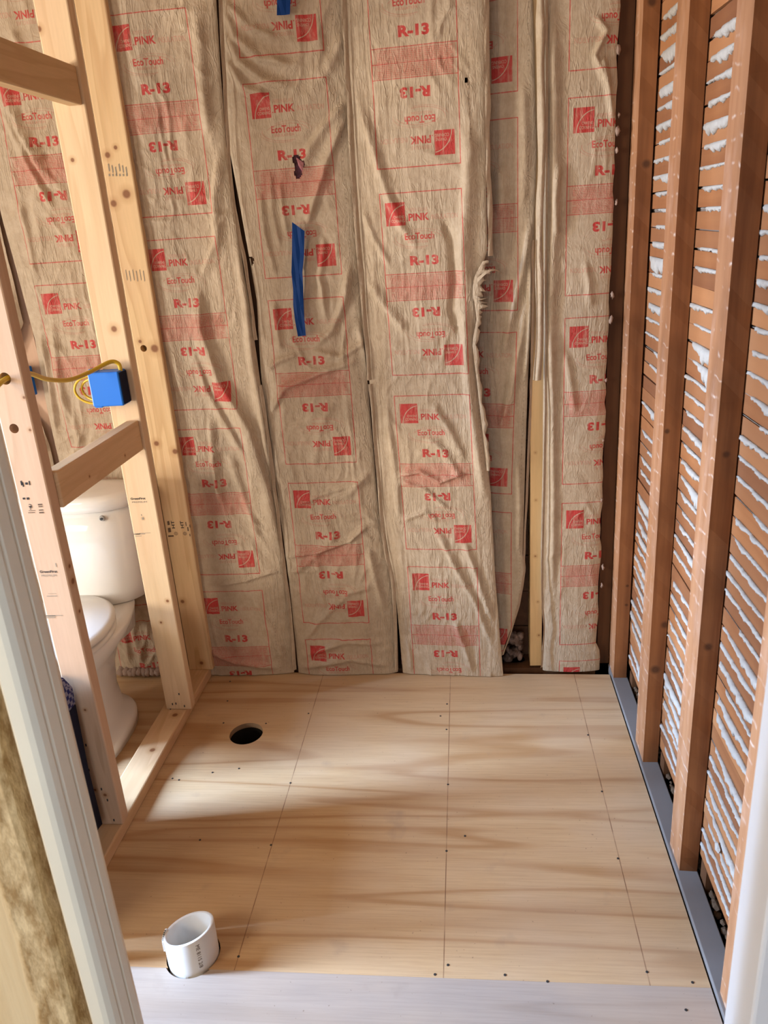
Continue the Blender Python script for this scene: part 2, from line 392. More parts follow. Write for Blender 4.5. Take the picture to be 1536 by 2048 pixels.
# ------------------------------------------------------------------ room shell
ZC = 2.62
wall_back = struct('wall_back')
k = 0
z = -0.02
while z < ZC:                                          # old sheathing boards behind the framing
    hh = 0.14
    box('sheathing_board', -2.62, 0.60, 2.560 + 0.003 * (k % 2), 2.58, z, min(z + hh - 0.004, ZC), M_SHEATH, wall_back); z += hh; k += 1
tag(box('bottom_plate', -2.62, 0.43, 2.462, 2.552, -0.03, 0.0015, M_STUDDARK), 'dark old bottom plate under the kraft covered back wall', 'wall plate')
box('leak_backing', -2.75, 0.62, 2.581, 2.60, -0.03, ZC, M_SHEATH, wall_back)  # unseen solid slab added to stop daylight leaking between the boards
box('plaster_return', 0.60, 0.62, -1.7, 2.60, -0.03, ZC, M_RUB, wall_back)
wl = bmesh.new()                                       # left wall with its window opening
WY0, WY1, WZ0, WZ1 = 0.80, 1.55, 0.45, 1.95
for a in ((-2.75, -2.62, -1.7, WY0, -0.02, ZC), (-2.75, -2.62, WY1, 2.60, -0.02, ZC), (-2.75, -2.62, WY0, WY1, -0.02, WZ0), (-2.75, -2.62, WY0, WY1, WZ1, ZC)):
    box_bm(*a, bm=wl)
struct('wall_left', mesh_of(wl), M_WALLP)
wr = struct('wall_right')
box('plaster_backing', 0.5345, 0.60, -1.7, 2.58, 0.062, ZC, M_BROWNCOAT, wr)
box('plaster_footing', 0.556, 0.60, -1.7, 2.58, -0.02, 0.062, M_RUB, wr)
hw = bmesh.new(); box_bm(-2.75, 0.62, -1.82, -1.70, -0.02, ZC, bm=hw); struct('wall_front', mesh_of(hw), M_WALLP)
cb = bmesh.new(); box_bm(-2.75, 0.62, -1.82, 2.60, ZC, ZC + 0.05, bm=cb); struct('ceiling', mesh_of(cb), M_CEIL)

# ------------------------------------------------------------------ floor: three plywood sheets over a dark crawl space
floor = struct('floor')
PIPE = (-0.651, 1.265); SEAM = 1.226; HOLE = (-0.741, 2.077)
def sheet(name, outline, holes, mat, thick=0.018):
    bm = bmesh.new(); loops = []
    for lp in [outline] + holes:
        vs = [bm.verts.new((x, y, 0)) for x, y in lp]; loops.append(vs)
        for i in range(len(vs)): bm.edges.new((vs[i], vs[(i + 1) % len(vs)]))
    bmesh.ops.triangle_fill(bm, use_beauty=True, use_dissolve=False, edges=bm.edges[:])
    bmesh.ops.recalc_face_normals(bm, faces=bm.faces[:])
    top = bm.faces[:]
    if top and top[0].normal.z < 0:
        for f in top: f.normal_flip()
    r = bmesh.ops.extrude_face_region(bm, geom=top)
    newv = [e for e in r['geom'] if isinstance(e, bmesh.types.BMVert)]
    for v in newv: v.co.z -= thick
    bm.normal_update()
    me = bpy.data.meshes.new(name); bmesh.ops.recalc_face_normals(bm, faces=bm.faces[:]); bm.to_mesh(me); bm.free()
    o = link(name, me, [mat, M_PLYEDGE], floor)
    for p in me.polygons:
        if abs(p.normal.z) < 0.5: p.material_index = 1
    return o
rr = 0.0605
aR = math.asin((SEAM + 0.00008 - PIPE[1]) / rr)
up_arc = [(PIPE[0] + rr * math.cos(t), PIPE[1] + rr * math.sin(t)) for t in np.linspace(math.pi - aR, aR, 28)]
up_arc = [p for p in up_arc]
aL = math.asin((SEAM - 0.00008 - PIPE[1]) / (rr * 1.06))
lo_arc = [(PIPE[0] + rr * 1.06 * math.cos(t), PIPE[1] + rr * 1.06 * math.sin(t)) for t in np.linspace(-math.pi - aL, aL, 14)]
XL, XR = -1.055, 0.4715
main = sheet('plywood_sheet', [(XL, SEAM + 0.00008)] + up_arc + [(XR, SEAM + 0.00008), (XR, 2.418), (-0.25, 2.434), (XL, 2.450)],
             [[(HOLE[0] + 0.054 * math.cos(t), HOLE[1] + 0.057 * math.sin(t)) for t in np.linspace(0, 2 * math.pi, 49)[:-1]]],
             plywood('plywood_main', [(-0.545, 0.0), (-0.0825, 0.0), (0.3475, 0.0013)], 1.3))
sheet('plywood_sheet', [(XL - 0.3, -1.7), (0.56, -1.7), (0.56, 0.9), (XR, 0.9), (XR, SEAM - 0.00008)] + lo_arc[::-1] + [(XL - 0.3, SEAM - 0.00008)], [], plywood('plywood_front', [], 5.1, 1))
sheet('plywood_sheet', [(-2.62, SEAM + 0.00008), (XL - 0.001, SEAM + 0.00008), (XL - 0.001, 2.45), (-2.62, 2.47)], [], plywood('plywood_side', [], 8.7))
sheet('plywood_sheet', [(-2.62, -1.7), (XL - 0.302, -1.7), (XL - 0.302, SEAM - 0.00008), (-2.62, SEAM - 0.00008)], [], plywood('plywood_side_front', [], 11.3))
vb = bmesh.new(); box_bm(-2.75, 0.62, -1.82, 2.60, -0.42, -0.36, bm=vb); link('crawlspace_ground', mesh_of(vb), M_VOID, floor)
sk = bmesh.new()
for a in ((-2.76, -2.75, -1.83, 2.61), (0.62, 0.63, -1.83, 2.61)): box_bm(a[0], a[1], a[2], a[3], -0.42, -0.01, bm=sk)
for a in ((-2.76, 0.63, -1.83, -1.82), (-2.76, 0.63, 2.60, 2.61)): box_bm(a[0], a[1], a[2], a[3], -0.42, -0.01, bm=sk)
link('crawlspace_skirt', mesh_of(sk), M_VOID, floor)
sc = bmesh.new()
SCREWS = [(617, 1427), (581, 1566), (542, 1690), (477, 1913), (894, 1408), (893, 1459), (896, 1569), (893, 1702), (896, 1930), (881, 1432), (1176, 1470), (1204, 1583), (1236, 1717), (1294, 1944),
          (460, 1363), (532, 1447), (447, 1446), (358, 1560), (345, 1557), (425, 1545), (400, 1680), (478, 1537), (1010, 1950), (870, 1949), (930, 1672), (1095, 1963), (1372, 2020), (1385, 1965), (455, 1402)]
for p in SCREWS:
    x, y, _ = fl(*p)
    bmesh.ops.create_cone(sc, cap_ends=True, segments=8, radius1=0.0033, radius2=0.0028, depth=0.0012, matrix=Matrix.Translation((x, y, 0.0004)))
so = link('screw_heads', mesh_of(sc), M_DARK, floor); so['kind'] = 'stuff'

# ------------------------------------------------------------------ new partition framing on the left
def board(name, x0, x1, y0, y1, z0, z1, mat, label, holes=(), bev=0.004, cat='stud', group=None):
    cx, cy = (x0 + x1) / 2, (y0 + y1) / 2
    me = mesh_of(box_bm(x0 - cx, x1 - cx, y0 - cy, y1 - cy, 0, z1 - z0, bev, 2), name)
    o = link(name, me, mat, loc=(cx, cy, z0))
    if holes:
        cut = bmesh.new()
        for (hx, hz, hr) in holes:
            bmesh.ops.create_cone(cut, cap_ends=True, segments=24, radius1=hr, radius2=hr, depth=0.4,
                                  matrix=Matrix.Translation((hx - cx, 0, hz - z0)) @ Matrix.Rotation(math.pi / 2, 4, 'X'))
        co = link('cutter', mesh_of(cut)); co.location = o.location
        md = o.modifiers.new('drill', 'BOOLEAN'); md.object = co; md.operation = 'DIFFERENCE'; md.solver = 'EXACT'
        bpy.context.view_layer.update()
        new = bpy.data.meshes.new_from_object(o.evaluated_get(bpy.context.evaluated_depsgraph_get()))
        o.modifiers.clear(); o.data = new; bpy.data.objects.remove(co)
        if not new.materials: new.materials.append(mat)
    return tag(o, label, cat, group)
def stamp(parent, s, px, py, Y, width, cap, mat, rot=0.0, bold=0.0, name='grade_stamp'):
    """Ink lettering lying flat on a stud's front face; (px, py) is its centre in the photo."""
    v, t = text_tris(s, bold); v = v - v.min(0); v = v / v.max(0) - 0.5
    x, _, z = bk(px, py, Y); c, sn = math.cos(rot), math.sin(rot)
    L = Vector(parent.location)
    vs = [(x + (q[0] * width * c - q[1] * cap * sn) - L.x, Y - 0.0005 - L.y, z + (q[0] * width * sn + q[1] * cap * c) - L.z) for q in v]
    me = bpy.data.meshes.new(name); me.from_pydata(vs, [], [tuple(int(i) for i in f) for f in t])
    return link(name, me, mat, parent)
def ink_marks(parent, rects, Y, mat, name='ink_mark'):
    bm = bmesh.new(); L = Vector(parent.location)
    for (px, py, wd, ht) in rects:
        x, _, z = bk(px, py, Y)
        vs = [bm.verts.new((x + a * wd / 2 - L.x, Y - 0.0005 - L.y, z + b * ht / 2 - L.z)) for a, b in ((-1, -1), (1, -0.8), (1, 1), (-1, 0.8))]
        bm.faces.new(vs)
    o = link(name, mesh_of(bm), mat, parent); o['kind'] = 'stuff'; return o

def kn(cx, cy, z0, pts, Y):                            # photo pixels on a face -> local knot positions
    out = []
    for (px, py, r) in pts:
        x, y, z = bk(px, py, Y); out.append((x - cx, y - cy, z - z0, r))
    return out
S1Y, S2Y, S3Y = 1.62, 2.155, 2.402
plate = board('bottom_plate', -1.052, -0.963, 0.95, 2.432, 0.0, 0.038,
              lumber('lumber_plate', 'y', (0.66, 0.45, 0.26), (0.50, 0.30, 0.15),
                     [(fl(350, 1430, .038)[0] + 1.0075, fl(350, 1430, .038)[1] - 1.691, .038, .011), (fl(305, 1500, .038)[0] + 1.0075, fl(305, 1500, .038)[1] - 1.691, .038, .010),
                      (-0.02, -0.25, 0.038, 0.006)], 2.0),
              'pale softwood bottom plate lying on the plywood under the new stud wall', cat='wall plate')
st1 = board('wall_stud', -1.038, -0.960, S1Y, S1Y + 0.038, 0.038, ZC,
            lumber('lumber_front_stud', 'z', (0.60, 0.405, 0.27), (0.46, 0.29, 0.175),
                   [(0.0390, 0.0, bk(px_, py_, 1.64)[2] - 0.038, r_) for px_, py_, r_ in ((133, 1132, .006), (138, 1162, .009), (146, 1222, .005))] + kn(-0.9990, S1Y + .019, .038, [(210, 1590, .006), (190, 1580, .005), (170, 1420, .004), (150, 1480, .004), (60, 860, .004), (48, 795, .004)], S1Y), 4.0),
            'nearest pale new wall stud, with two drilled holes and a yellow cable through one', holes=[(-1.001, 1.262, 0.0135), (-1.007, 1.150, 0.011)])
st2 = board('wall_stud', -1.033, -0.944, S2Y, S2Y + 0.038, 0.038, ZC,
            lumber('lumber_middle_stud', 'z', (0.71, 0.52, 0.32), (0.57, 0.37, 0.20),
                   kn(-0.9885, S2Y + .019, .038, [(78, 58, .008), (145, 320, .006), (228, 658, .010), (322, 1245, .005), (335, 1202, .006), (286, 1037, .004)], S2Y), 7.5),
            'pale new wall stud carrying the bright blue electrical box')
st3 = board('wall_stud', -1.035, -0.946, S3Y, S3Y + 0.038, 0.038, ZC,
            lumber('lumber_rear_stud', 'z', (0.72, 0.51, 0.28), (0.50, 0.29, 0.13),
                   kn(-0.9905, S3Y + .019, .038, [(215, 310, .009), (231, 295, .006), (227, 407, .011), (253, 388, .013), (309, 697, .014), (313, 887, .011), (350, 903, .011), (365, 1203, .010), (403, 1326, .009), (280, 683, .007)], S3Y), 9.1),
            'pale knotty new stud standing against the kraft paper wall, farthest from the camera', holes=[(-1.003, 1.206, 0.0105)])
st0 = board('wall_stud', -1.049, -0.960, 1.214, 1.252, 0.038, ZC, lumber('lumber_hidden_stud', 'z', (0.69, 0.49, 0.31), (0.54, 0.35, 0.20), [], 14.0),
            'pale new wall stud hidden behind the white door trim')
bl1 = board('blocking', -0.990, -0.952, S1Y + 0.038, S2Y, 0.945, 1.034, lumber('lumber_block_low', 'y', (0.68, 0.46, 0.26), (0.54, 0.33, 0.17), [(0.019, -0.10, 0.03, .004), (0.019, 0.12, 0.02, .004)], 3.0),
            'short pale wood block between two studs above the toilet tank', cat='blocking')
bl2 = board('blocking', -0.990, -0.952, S1Y + 0.038, S2Y, 1.858, 1.947, lumber('lumber_block_high', 'y', (0.62, 0.42, 0.22), (0.48, 0.30, 0.14), [], 6.0),
            'short pale wood block high between two studs at the upper left', cat='blocking')
stamp(st2, 'GreenFirst', 276, 997, S2Y, 0.047, 0.0068, M_INK, 0, 0.025); stamp(st2, 'PREMIUM', 279, 1004, S2Y, 0.047, 0.0055, M_INKG)
stamp(st1, 'GreenFirst', 97, 1143, S1Y, 0.044, 0.0066, M_INK, 0, 0.025); stamp(st1, 'PREMIUM', 98, 1151, S1Y, 0.038, 0.0055, M_INKG)
ink_marks(st2, [(274, 1068, .020, .004), (281, 1068, .030, .0025), (290, 1066, .036, .0015), (277, 1072, .02, .002), (286, 1037, .006, .009), (283, 1030, .002, .006)], S2Y, M_INKG)
ink_marks(st1, [(98, 1232, .034, .0028), (108, 1231, .045, .0018), (99, 1235, .03, .0025), (104, 1187, .02, .001), (104, 1192, .026, .0022), (112, 1130, .002, .011)], S1Y, M_INKG)
ink_marks(st1, [(43, 966, .004, .012), (46, 969, .003, .012), (53, 967, .006, .006), (59, 966, .003, .011), (48, 997, .006, .005), (56, 997, .006, .006), (61, 1013, .008, .003), (61, 1018, .003, .002)], S1Y, M_INK)
stamp(st1, '2', 61, 1012, S1Y, 0.007, 0.010, M_INK); ink_marks(st1, [(64, 1021, .016, .0015), (63, 1025, .016, .002), (80, 1009, .010, .004), (81, 1013, .010, .003), (82, 1020, .010, .003), (83, 1025, .011, .004)], S1Y, M_INKM)
stamp(st3, 'HT', 346, 1049, S3Y, 0.028, 0.011, M_INK, math.pi / 2, 0.02); stamp(st3, 'HT', 364, 1049, S3Y, 0.026, 0.011, M_INK, math.pi / 2, 0.02)
ink_marks(st3, [(337, 1046, .008, .016), (339, 1060, .010, .018), (342, 1072, .02, .006), (372, 1048, .003, .016), (376, 1058, .004, .016), (380, 1052, .003, .012), (380, 1070, .003, .010)], S3Y, M_INKM)
for (px, py) in ((352, 1067), (370, 1067)):
    bm = bmesh.new(); x, _, zz = bk(px, py, S3Y)
    for ri in (0.0065, 0.0035):
        a = [bm.verts.new((x + ri * math.cos(t) + 0.9905, S3Y - 0.0006 - S3Y - 0.019, zz - .038 + ri * math.sin(t))) for t in np.linspace(0, 2 * math.pi, 17)[:-1]]
        b = [bm.verts.new((x + (ri - .0013) * math.cos(t) + 0.9905, S3Y - 0.0006 - S3Y - 0.019, zz - .038 + (ri - .0013) * math.sin(t))) for t in np.linspace(0, 2 * math.pi, 17)[:-1]]
        for i in range(16): bm.faces.new((a[i], a[(i + 1) % 16], b[(i + 1) % 16], b[i]))
    link('ink_ring', mesh_of(bm), M_INKM, st3)['kind'] = 'stuff'
ink_marks(st3, [(218 + 7 * i, 335 + (i % 3) * 3, .004, .022) for i in range(6)] + [(219 + 7 * i, 350, .005, .007) for i in range(6)], S3Y, M_INKG)
ink_marks(st3, [(253 + 7 * i, 550 + (i % 2) * 2, .0025, .034) for i in range(6)], S3Y, M_INKG)
# toe nails on the foot of the studs
for par, pts, Y in ((st1, [(203, 1578), (215, 1600), (178, 1540), (172, 1490), (228, 1640)], S1Y), (st2, [(345, 1408), (352, 1407), (369, 1412), (358, 1388), (341, 1419)], S2Y)):
    ink_marks(par, [(a, b, .004, .009) for a, b in pts], Y, M_DARK, 'nail')

# electrical box, cable
bx = thing('electrical_box', 'bright blue plastic electrical box nailed to the middle stud', 'electrical box', (-1.005, 2.13, 1.09))
bb = box_bm(-0.048, 0.043, -0.032, 0.022, 0.0, 0.097, 0.004)
for v in bb.verts: v.co.z += -0.06 * (v.co.x) * 0 + (0.0)
link('box_shell', mesh_of(bb), M_BLUE, bx)
link('box_mouth', mesh_of(box_bm(-0.0485, -0.044, -0.027, 0.017, 0.006, 0.091)), M_DARK, bx)
for zz in (0.005, 0.097 - 0.005):
    link('mounting_ear', mesh_of(box_bm(-0.052, -0.030, -0.012, 0.012, zz + (0.004 if zz > .05 else -0.012), zz + (0.012 if zz > .05 else -0.004), 0.002)), M_BLUE, bx)
link('shaded_side', mesh_of(box_bm(0.043, 0.046, -0.028, 0.018, 0.004, 0.093, 0.001)), M_NAVY, bx)  # thin dark plate: shade on the back of the box put in as colour
cable = spline([(-0.998, 1.50, 1.215), (-0.998, 1.57, 1.25), (-1.001, 1.64, 1.262), (-1.02, 1.75, 1.25), (-1.035, 1.86, 1.215), (-1.03, 1.96, 1.195), (-1.012, 2.05, 1.20), (-0.985, 2.11, 1.213), (-0.968, 2.125, 1.205), (-0.966, 2.127, 1.184)], 8)
tag(link('power_cable', mesh_of(tube_bm(cable, 0.0058, 10), smooth=True), M_YEL), 'yellow power cable running from the drilled stud to the blue box', 'cable')
loops = bmesh.new()
for (rx, rz, dy) in ((0.058, 0.040, 0.0), (0.042, 0.030, 0.012)):
    pts = [(-0.048 - rx * math.sin(t) * 1.0, -0.006 + dy * math.sin(t), 0.045 + rz * math.cos(t)) for t in np.linspace(0.0, math.pi, 18)]
    tube_bm(pts, 0.0036, 8, loops)
link('wire_loop', mesh_of(loops, smooth=True), M_YEL, bx)
b2 = thing('electrical_box', 'dark blue electrical box low on the far back wall behind the nearest stud', 'electrical box', (-1.435, 2.40, 1.07))
link('box_shell', mesh_of(box_bm(-0.03, 0.03, -0.02, 0.04, 0, 0.095, 0.004)), M_BLUE, b2)

# ------------------------------------------------------------------ toilet
TX, TY = -1.275, 2.31
toilet = thing('toilet', 'white two piece toilet behind the open stud wall', 'toilet', (TX, TY, 0.0))
def dsec(hw, yb, yf, z, n=40, p=2.6):
    out = []
    for i in range(n):
        t = 2 * math.pi * i / n; c, s = math.cos(t), math.sin(t)
        x = hw * math.copysign(abs(c) ** (2 / p), c)
        y = (yb if s > 0 else -yf) * abs(s) ** (2 / (3.5 if s > 0 else 2.1))
        out.append((x, y, z))
    return out
tk = [dsec(0.155, 0.075, 0.085, 0.393), dsec(0.178, 0.082, 0.098, 0.404), dsec(0.186, 0.085, 0.104, 0.45), dsec(0.200, 0.09, 0.113, 0.63), dsec(0.205, 0.09, 0.116, 0.733)]
link('tank', mesh_of(loft_bm(tk), smooth=True), M_CER, toilet)
ld = [dsec(0.208, 0.092, 0.118, 0.733), dsec(0.214, 0.097, 0.125, 0.736), dsec(0.216, 0.098, 0.127, 0.766), dsec(0.212, 0.095, 0.122, 0.778), dsec(0.195, 0.082, 0.108, 0.784), dsec(0.12, 0.05, 0.07, 0.787)]
link('tank_lid', mesh_of(loft_bm(ld), smooth=True), M_CER, toilet)
lv = bmesh.new(); hx, hy, hz = bk(204, 1037, 2.205)
bmesh.ops.create_cone(lv, cap_ends=True, segments=16, radius1=0.010, radius2=0.008, depth=0.006, matrix=Matrix.Translation((hx - TX, hy - TY, hz)) @ Matrix.Rotation(math.pi / 2, 4, 'X'))
link('lever_bushing', mesh_of(lv), M_STEEL, toilet)
lv = bmesh.new(); bmesh.ops.create_cone(lv, cap_ends=True, segments=12, radius1=0.0042, radius2=0.0042, depth=0.009, matrix=Matrix.Translation((hx - TX, hy - TY - 0.0015, hz)) @ Matrix.Rotation(math.pi / 2, 4, 'X'))
link('lever_hole', mesh_of(lv), M_DARK, toilet)
def esec(hw, y0, y1, z, n=40, p=2.0):
    cy, ry = (y0 + y1) / 2, abs(y1 - y0) / 2
    return [(hw * math.copysign(abs(math.cos(t)) ** (2 / p), math.cos(t)), cy + ry * math.copysign(abs(math.sin(t)) ** (2 / p), math.sin(t)), z) for t in (2 * math.pi * i / n for i in range(n))]
bowl = [esec(0.150, -0.05, -0.50, 0.0, p=2.5), esec(0.150, -0.05, -0.50, 0.030, p=2.5), esec(0.143, -0.055, -0.49, 0.040, p=2.5), esec(0.105, -0.06, -0.46, 0.055, p=2.2), esec(0.086, -0.05, -0.42, 0.12), esec(0.090, -0.03, -0.42, 0.20),
        esec(0.125, 0.0, -0.50, 0.29), esec(0.172, 0.07, -0.545, 0.35), esec(0.185, 0.09, -0.555, 0.385), esec(0.183, 0.09, -0.553, 0.395), esec(0.15, 0.05, -0.52, 0.398)]
link('bowl', mesh_of(loft_bm(bowl), smooth=True), M_CER, toilet)
dk = [[(x * 1.0, y, z) for x, y, z in dsec(0.10 if zz < .35 else 0.115, 0.08, 0.14, zz, p=2.4)] for zz in (0.26, 0.393)]
link('tank_deck', mesh_of(loft_bm(dk), smooth=True), M_CER, toilet)
link('seat', mesh_of(loft_bm([esec(0.178, -0.10, -0.555, 0.399), esec(0.186, -0.095, -0.562, 0.404), esec(0.186, -0.095, -0.562, 0.414), esec(0.178, -0.10, -0.555, 0.419)]), smooth=True), M_SEAT, toilet)
link('seat_lid', mesh_of(loft_bm([esec(0.178, -0.095, -0.553, 0.421), esec(0.186, -0.09, -0.56, 0.426), esec(0.184, -0.09, -0.558, 0.438), esec(0.165, -0.10, -0.54, 0.445), esec(0.08, -0.2, -0.45, 0.449)]), smooth=True), M_SEAT, toilet)
fx, fy, _ = fl(232, 1455, 0.042)
link('bolt_slot', mesh_of(box_bm(fx - TX - 0.012, fx - TX + 0.010, fy - TY - 0.004, fy - TY + 0.004, 0.030, 0.0435)), M_DARK, toilet)

# dark bag on the floor behind the front stud
bag = thing('tote_bag', 'dark navy bag with plaid top on the floor left of the nearest stud', 'bag', (-1.210, 1.432, 0.0))
def rsec(hx_, hy_, z, n=28, jit=0.0, sd=0):
    r = random.Random(sd); return [(hx_ * math.copysign(abs(math.cos(t)) ** 0.12, math.cos(t)) + r.uniform(-jit, jit), hy_ * math.copysign(abs(math.sin(t)) ** 0.12, math.sin(t)) + r.uniform(-jit, jit), z) for t in (2 * math.pi * i / n for i in range(n))]
link('bag_body', mesh_of(loft_bm([rsec(0.140, 0.160, 0.001), rsec(0.148, 0.168, 0.045, jit=.003, sd=1), rsec(0.212, 0.170, 0.07, jit=.003, sd=2), rsec(0.213, 0.171, 0.25, jit=.003, sd=3), rsec(0.214, 0.171, 0.44, jit=.003, sd=4), rsec(0.18, 0.155, 0.47, jit=.004, sd=9)]), smooth=True), M_NAVY, bag)
mp = NT('navy_plaid', 0.8, 0.1)
ck = mp.n('ShaderNodeTexChecker', i_Vector=mp.coord(), i_Scale=90.0, i_Color1=(0.02, 0.025, 0.12, 1), i_Color2=(0.22, 0.22, 0.32, 1)); mp.base(ck.outputs[0])
link('bag_flap', mesh_of(loft_bm([rsec(0.2155, 0.173, 0.450, jit=.002, sd=5), rsec(0.2165, 0.174, 0.490, jit=.003, sd=6), rsec(0.208, 0.168, 0.520, jit=.004, sd=7), rsec(0.10, 0.09, 0.535, jit=.006, sd=8)]), smooth=True), mp.m, bag)

# ------------------------------------------------------------------ insulation batts on the back wall
def interp(pts):                                       # [(z, x), ...] -> function of z
    pts = sorted(pts); zs = np.array([p[0] for p in pts]); xs = np.array([p[1] for p in pts])
    return lambda q: np.interp(q, zs, xs)
def edge_px(pts, Y=2.437):                             # photo polyline -> x as a function of z
    q = [bk(px, py, Y) for px, py in pts]; return [(p[2], p[0]) for p in q]
def polyline_dist(X, Z, P):
    best = np.full(X.shape, 9.0); tt = np.zeros(X.shape); sg = np.zeros(X.shape)
    n = len(P) - 1
    for i in range(n):
        a, b = np.array(P[i]), np.array(P[i + 1]); d = b - a; L2 = d @ d
        t = np.clip(((X - a[0]) * d[0] + (Z - a[1]) * d[1]) / L2, 0, 1)
        ox, oz = X - a[0] - t * d[0], Z - a[1] - t * d[1]; dist = np.hypot(ox, oz)
        m = dist < best
        best = np.where(m, dist, best); tt = np.where(m, (i + t) / n, tt); sg = np.where(m, np.sign(d[0] * oz - d[1] * ox), sg)
    return best, tt, sg
def fold_px(pts, wpx, h, asym=0.0):
    q = [bk(px, py, 2.43) for px, py in pts]
    return ([(p[0], p[2]) for p in q], wpx * 0.00148, h * 1.25, asym)
def facing(name, parent, left, right, box_left, box_top, folds, mat, seed, crumple=0.004, crepe=0.0, bulge=0.016, ybase=2.440, holes=(), z0=0.003, z1=2.6, step=0.0042, lift=(0.0, 0.0)):
    L, R = interp(left), interp(right)
    nz = int((z1 - z0) / step); wmax = max(float(R(z) - L(z)) for z in np.linspace(z0, z1, 20)); nx = max(8, int(wmax / step))
    zz = np.linspace(z0, z1, nz + 1); s = np.linspace(0, 1, nx + 1)
    S, Z = np.meshgrid(s, zz); X0, X1 = L(Z), R(Z); X = X0 + S * (X1 - X0)
    env = np.minimum(1, np.minimum(S, 1 - S) * 7)                                  # pinned along the stapled edges
    prof = (np.sin(np.pi * S)) ** 0.55
    D = bulge * prof * (0.75 + 0.5 * vnoise(X * 2 + seed, Z * 1.3, seed))
    wx, wz = vnoise(X * 9, Z * 6, seed + 5) - 0.5, vnoise(X * 9, Z * 6, seed + 6) - 0.5
    c = ridged(X * 13 + wx * 2.2, Z * 8 + wz * 2.2, seed + 1) ** 2 * 1.0 + ridged(X * 27 + wx * 3, Z * 15 + wz * 3, seed + 2) ** 2 * 0.55 + ridged(X * 55 + wx * 3, Z * 30 + wz * 3, seed + 3) ** 2 * 0.25
    amt = 0.45 + 1.1 * vnoise(X * 4.5, Z * 3.0, seed + 9)
    D += crumple * (c - 0.6) * amt * (0.25 + 0.75 * env)
    crepe = max(crepe, 0.0007)
    if crepe:
        cm = np.clip((vnoise(X * 4, Z * 3.2, seed + 11) - 0.35) * 3, 0, 1)
        D += crepe * (ridged(X * 75 + wx * 1.5, Z * 5, seed + 12) ** 1.5 - 0.4) * cm
    for (P, wd, h, asym) in folds:
        d, t, sg = polyline_dist(X, Z, P)
        taper = np.clip(np.sin(np.pi * np.clip(t, 0.02, 0.98)) * 2.2, 0, 1)
        w_ = wd * (1 + asym * sg)
        D += h * taper * np.exp(-(d / w_) ** 2)
    Y = ybase - D + lift[0] * (1 - S) ** 1.5 + lift[1] * S ** 2
    V = np.stack([X, Y, Z], -1).reshape(-1, 3)
    idx = np.arange((nz + 1) * (nx + 1)).reshape(nz + 1, nx + 1)
    F = np.stack([idx[:-1, :-1], idx[:-1, 1:], idx[1:, 1:], idx[1:, :-1]], -1).reshape(-1, 4)
    for (hp, hr) in holes:                                                         # tears
        fc = V[F].mean(1); ang = np.arctan2(fc[:, 2] - hp[1], fc[:, 0] - hp[0])
        r_ = np.hypot((fc[:, 0] - hp[0]) / hr[0], (fc[:, 2] - hp[1]) / hr[1]) * (1 + 0.25 * np.sin(ang * 3 + seed))
        F = F[r_ > 1]
    me = bpy.data.meshes.new(name)
    me.vertices.add(len(V)); me.vertices.foreach_set('co', V.ravel())
    me.loops.add(F.size); me.loops.foreach_set('vertex_index', F.ravel().astype(np.int32))
    me.polygons.add(len(F)); me.polygons.foreach_set('loop_start', np.arange(0, F.size, 4, dtype=np.int32)); me.polygons.foreach_set('loop_total', np.full(len(F), 4, np.int32))
    me.polygons.foreach_set('use_smooth', np.ones(len(F), bool))
    BL = interp(box_left)(V[:, 2]) if hasattr(box_left, '__len__') else box_left
    U = np.stack([(V[:, 0] - BL - TU0) / TW, 1 - ((box_top - V[:, 2]) + 0.02) / PER], -1)
    uvl = me.uv_layers.new(name='print'); uvl.data.foreach_set('uv', U[F.ravel()].ravel())
    me.update(); me.validate()
    return link(name, me, mat, parent)
def strip(name, parent, pts, width, mat, yf=2.425, tilt=0.006, seed=0, curl=0.0):
    """Folded paper flange along a seam: pts are photo pixels of its middle line, top to bottom."""
    q = [bk(px, py, yf) for px, py in pts]; q = spline(q, 10); bm = bmesh.new(); rows = []
    for i, p in enumerate(q):
        wv = width * (0.85 + 0.3 * float(vnoise(i * 0.23, seed, seed))); j = 0.0025 * (float(vnoise(i * 0.31, 7, seed)) - 0.5)
        row = []
        for k in range(7):
            s_ = k / 6 - 0.5
            row.append(bm.verts.new((p.x + s_ * wv + j, p.y - tilt * s_ * 2 - curl * (1 - 4 * s_ * s_) + 0.001 * math.sin(i * 0.7 + k), p.z)))
        rows.append(row)
    for a, b in zip(rows, rows[1:]):
        for k in range(6): bm.faces.new((a[k], a[k + 1], b[k + 1], b[k]))
    return link(name, mesh_of(bm, smooth=True), mat, parent)
def core(parent, x0, x1, z0=0.014, z1=2.59, y0=2.456, y1=2.53):
    b = box_bm(x0, x1, y0, y1, z0, z1, 0.01)
    bmesh.ops.subdivide_edges(b, edges=b.edges[:], cuts=6, use_grid_fill=True)
    r = random.Random(int(x0 * 1000))
    for v in b.verts: v.co += Vector((r.uniform(-.003, .003), r.uniform(-.001, .006), r.uniform(-.004, .004)))
    return link('fiberglass_core', mesh_of(b, smooth=True), M_PINK, parent)

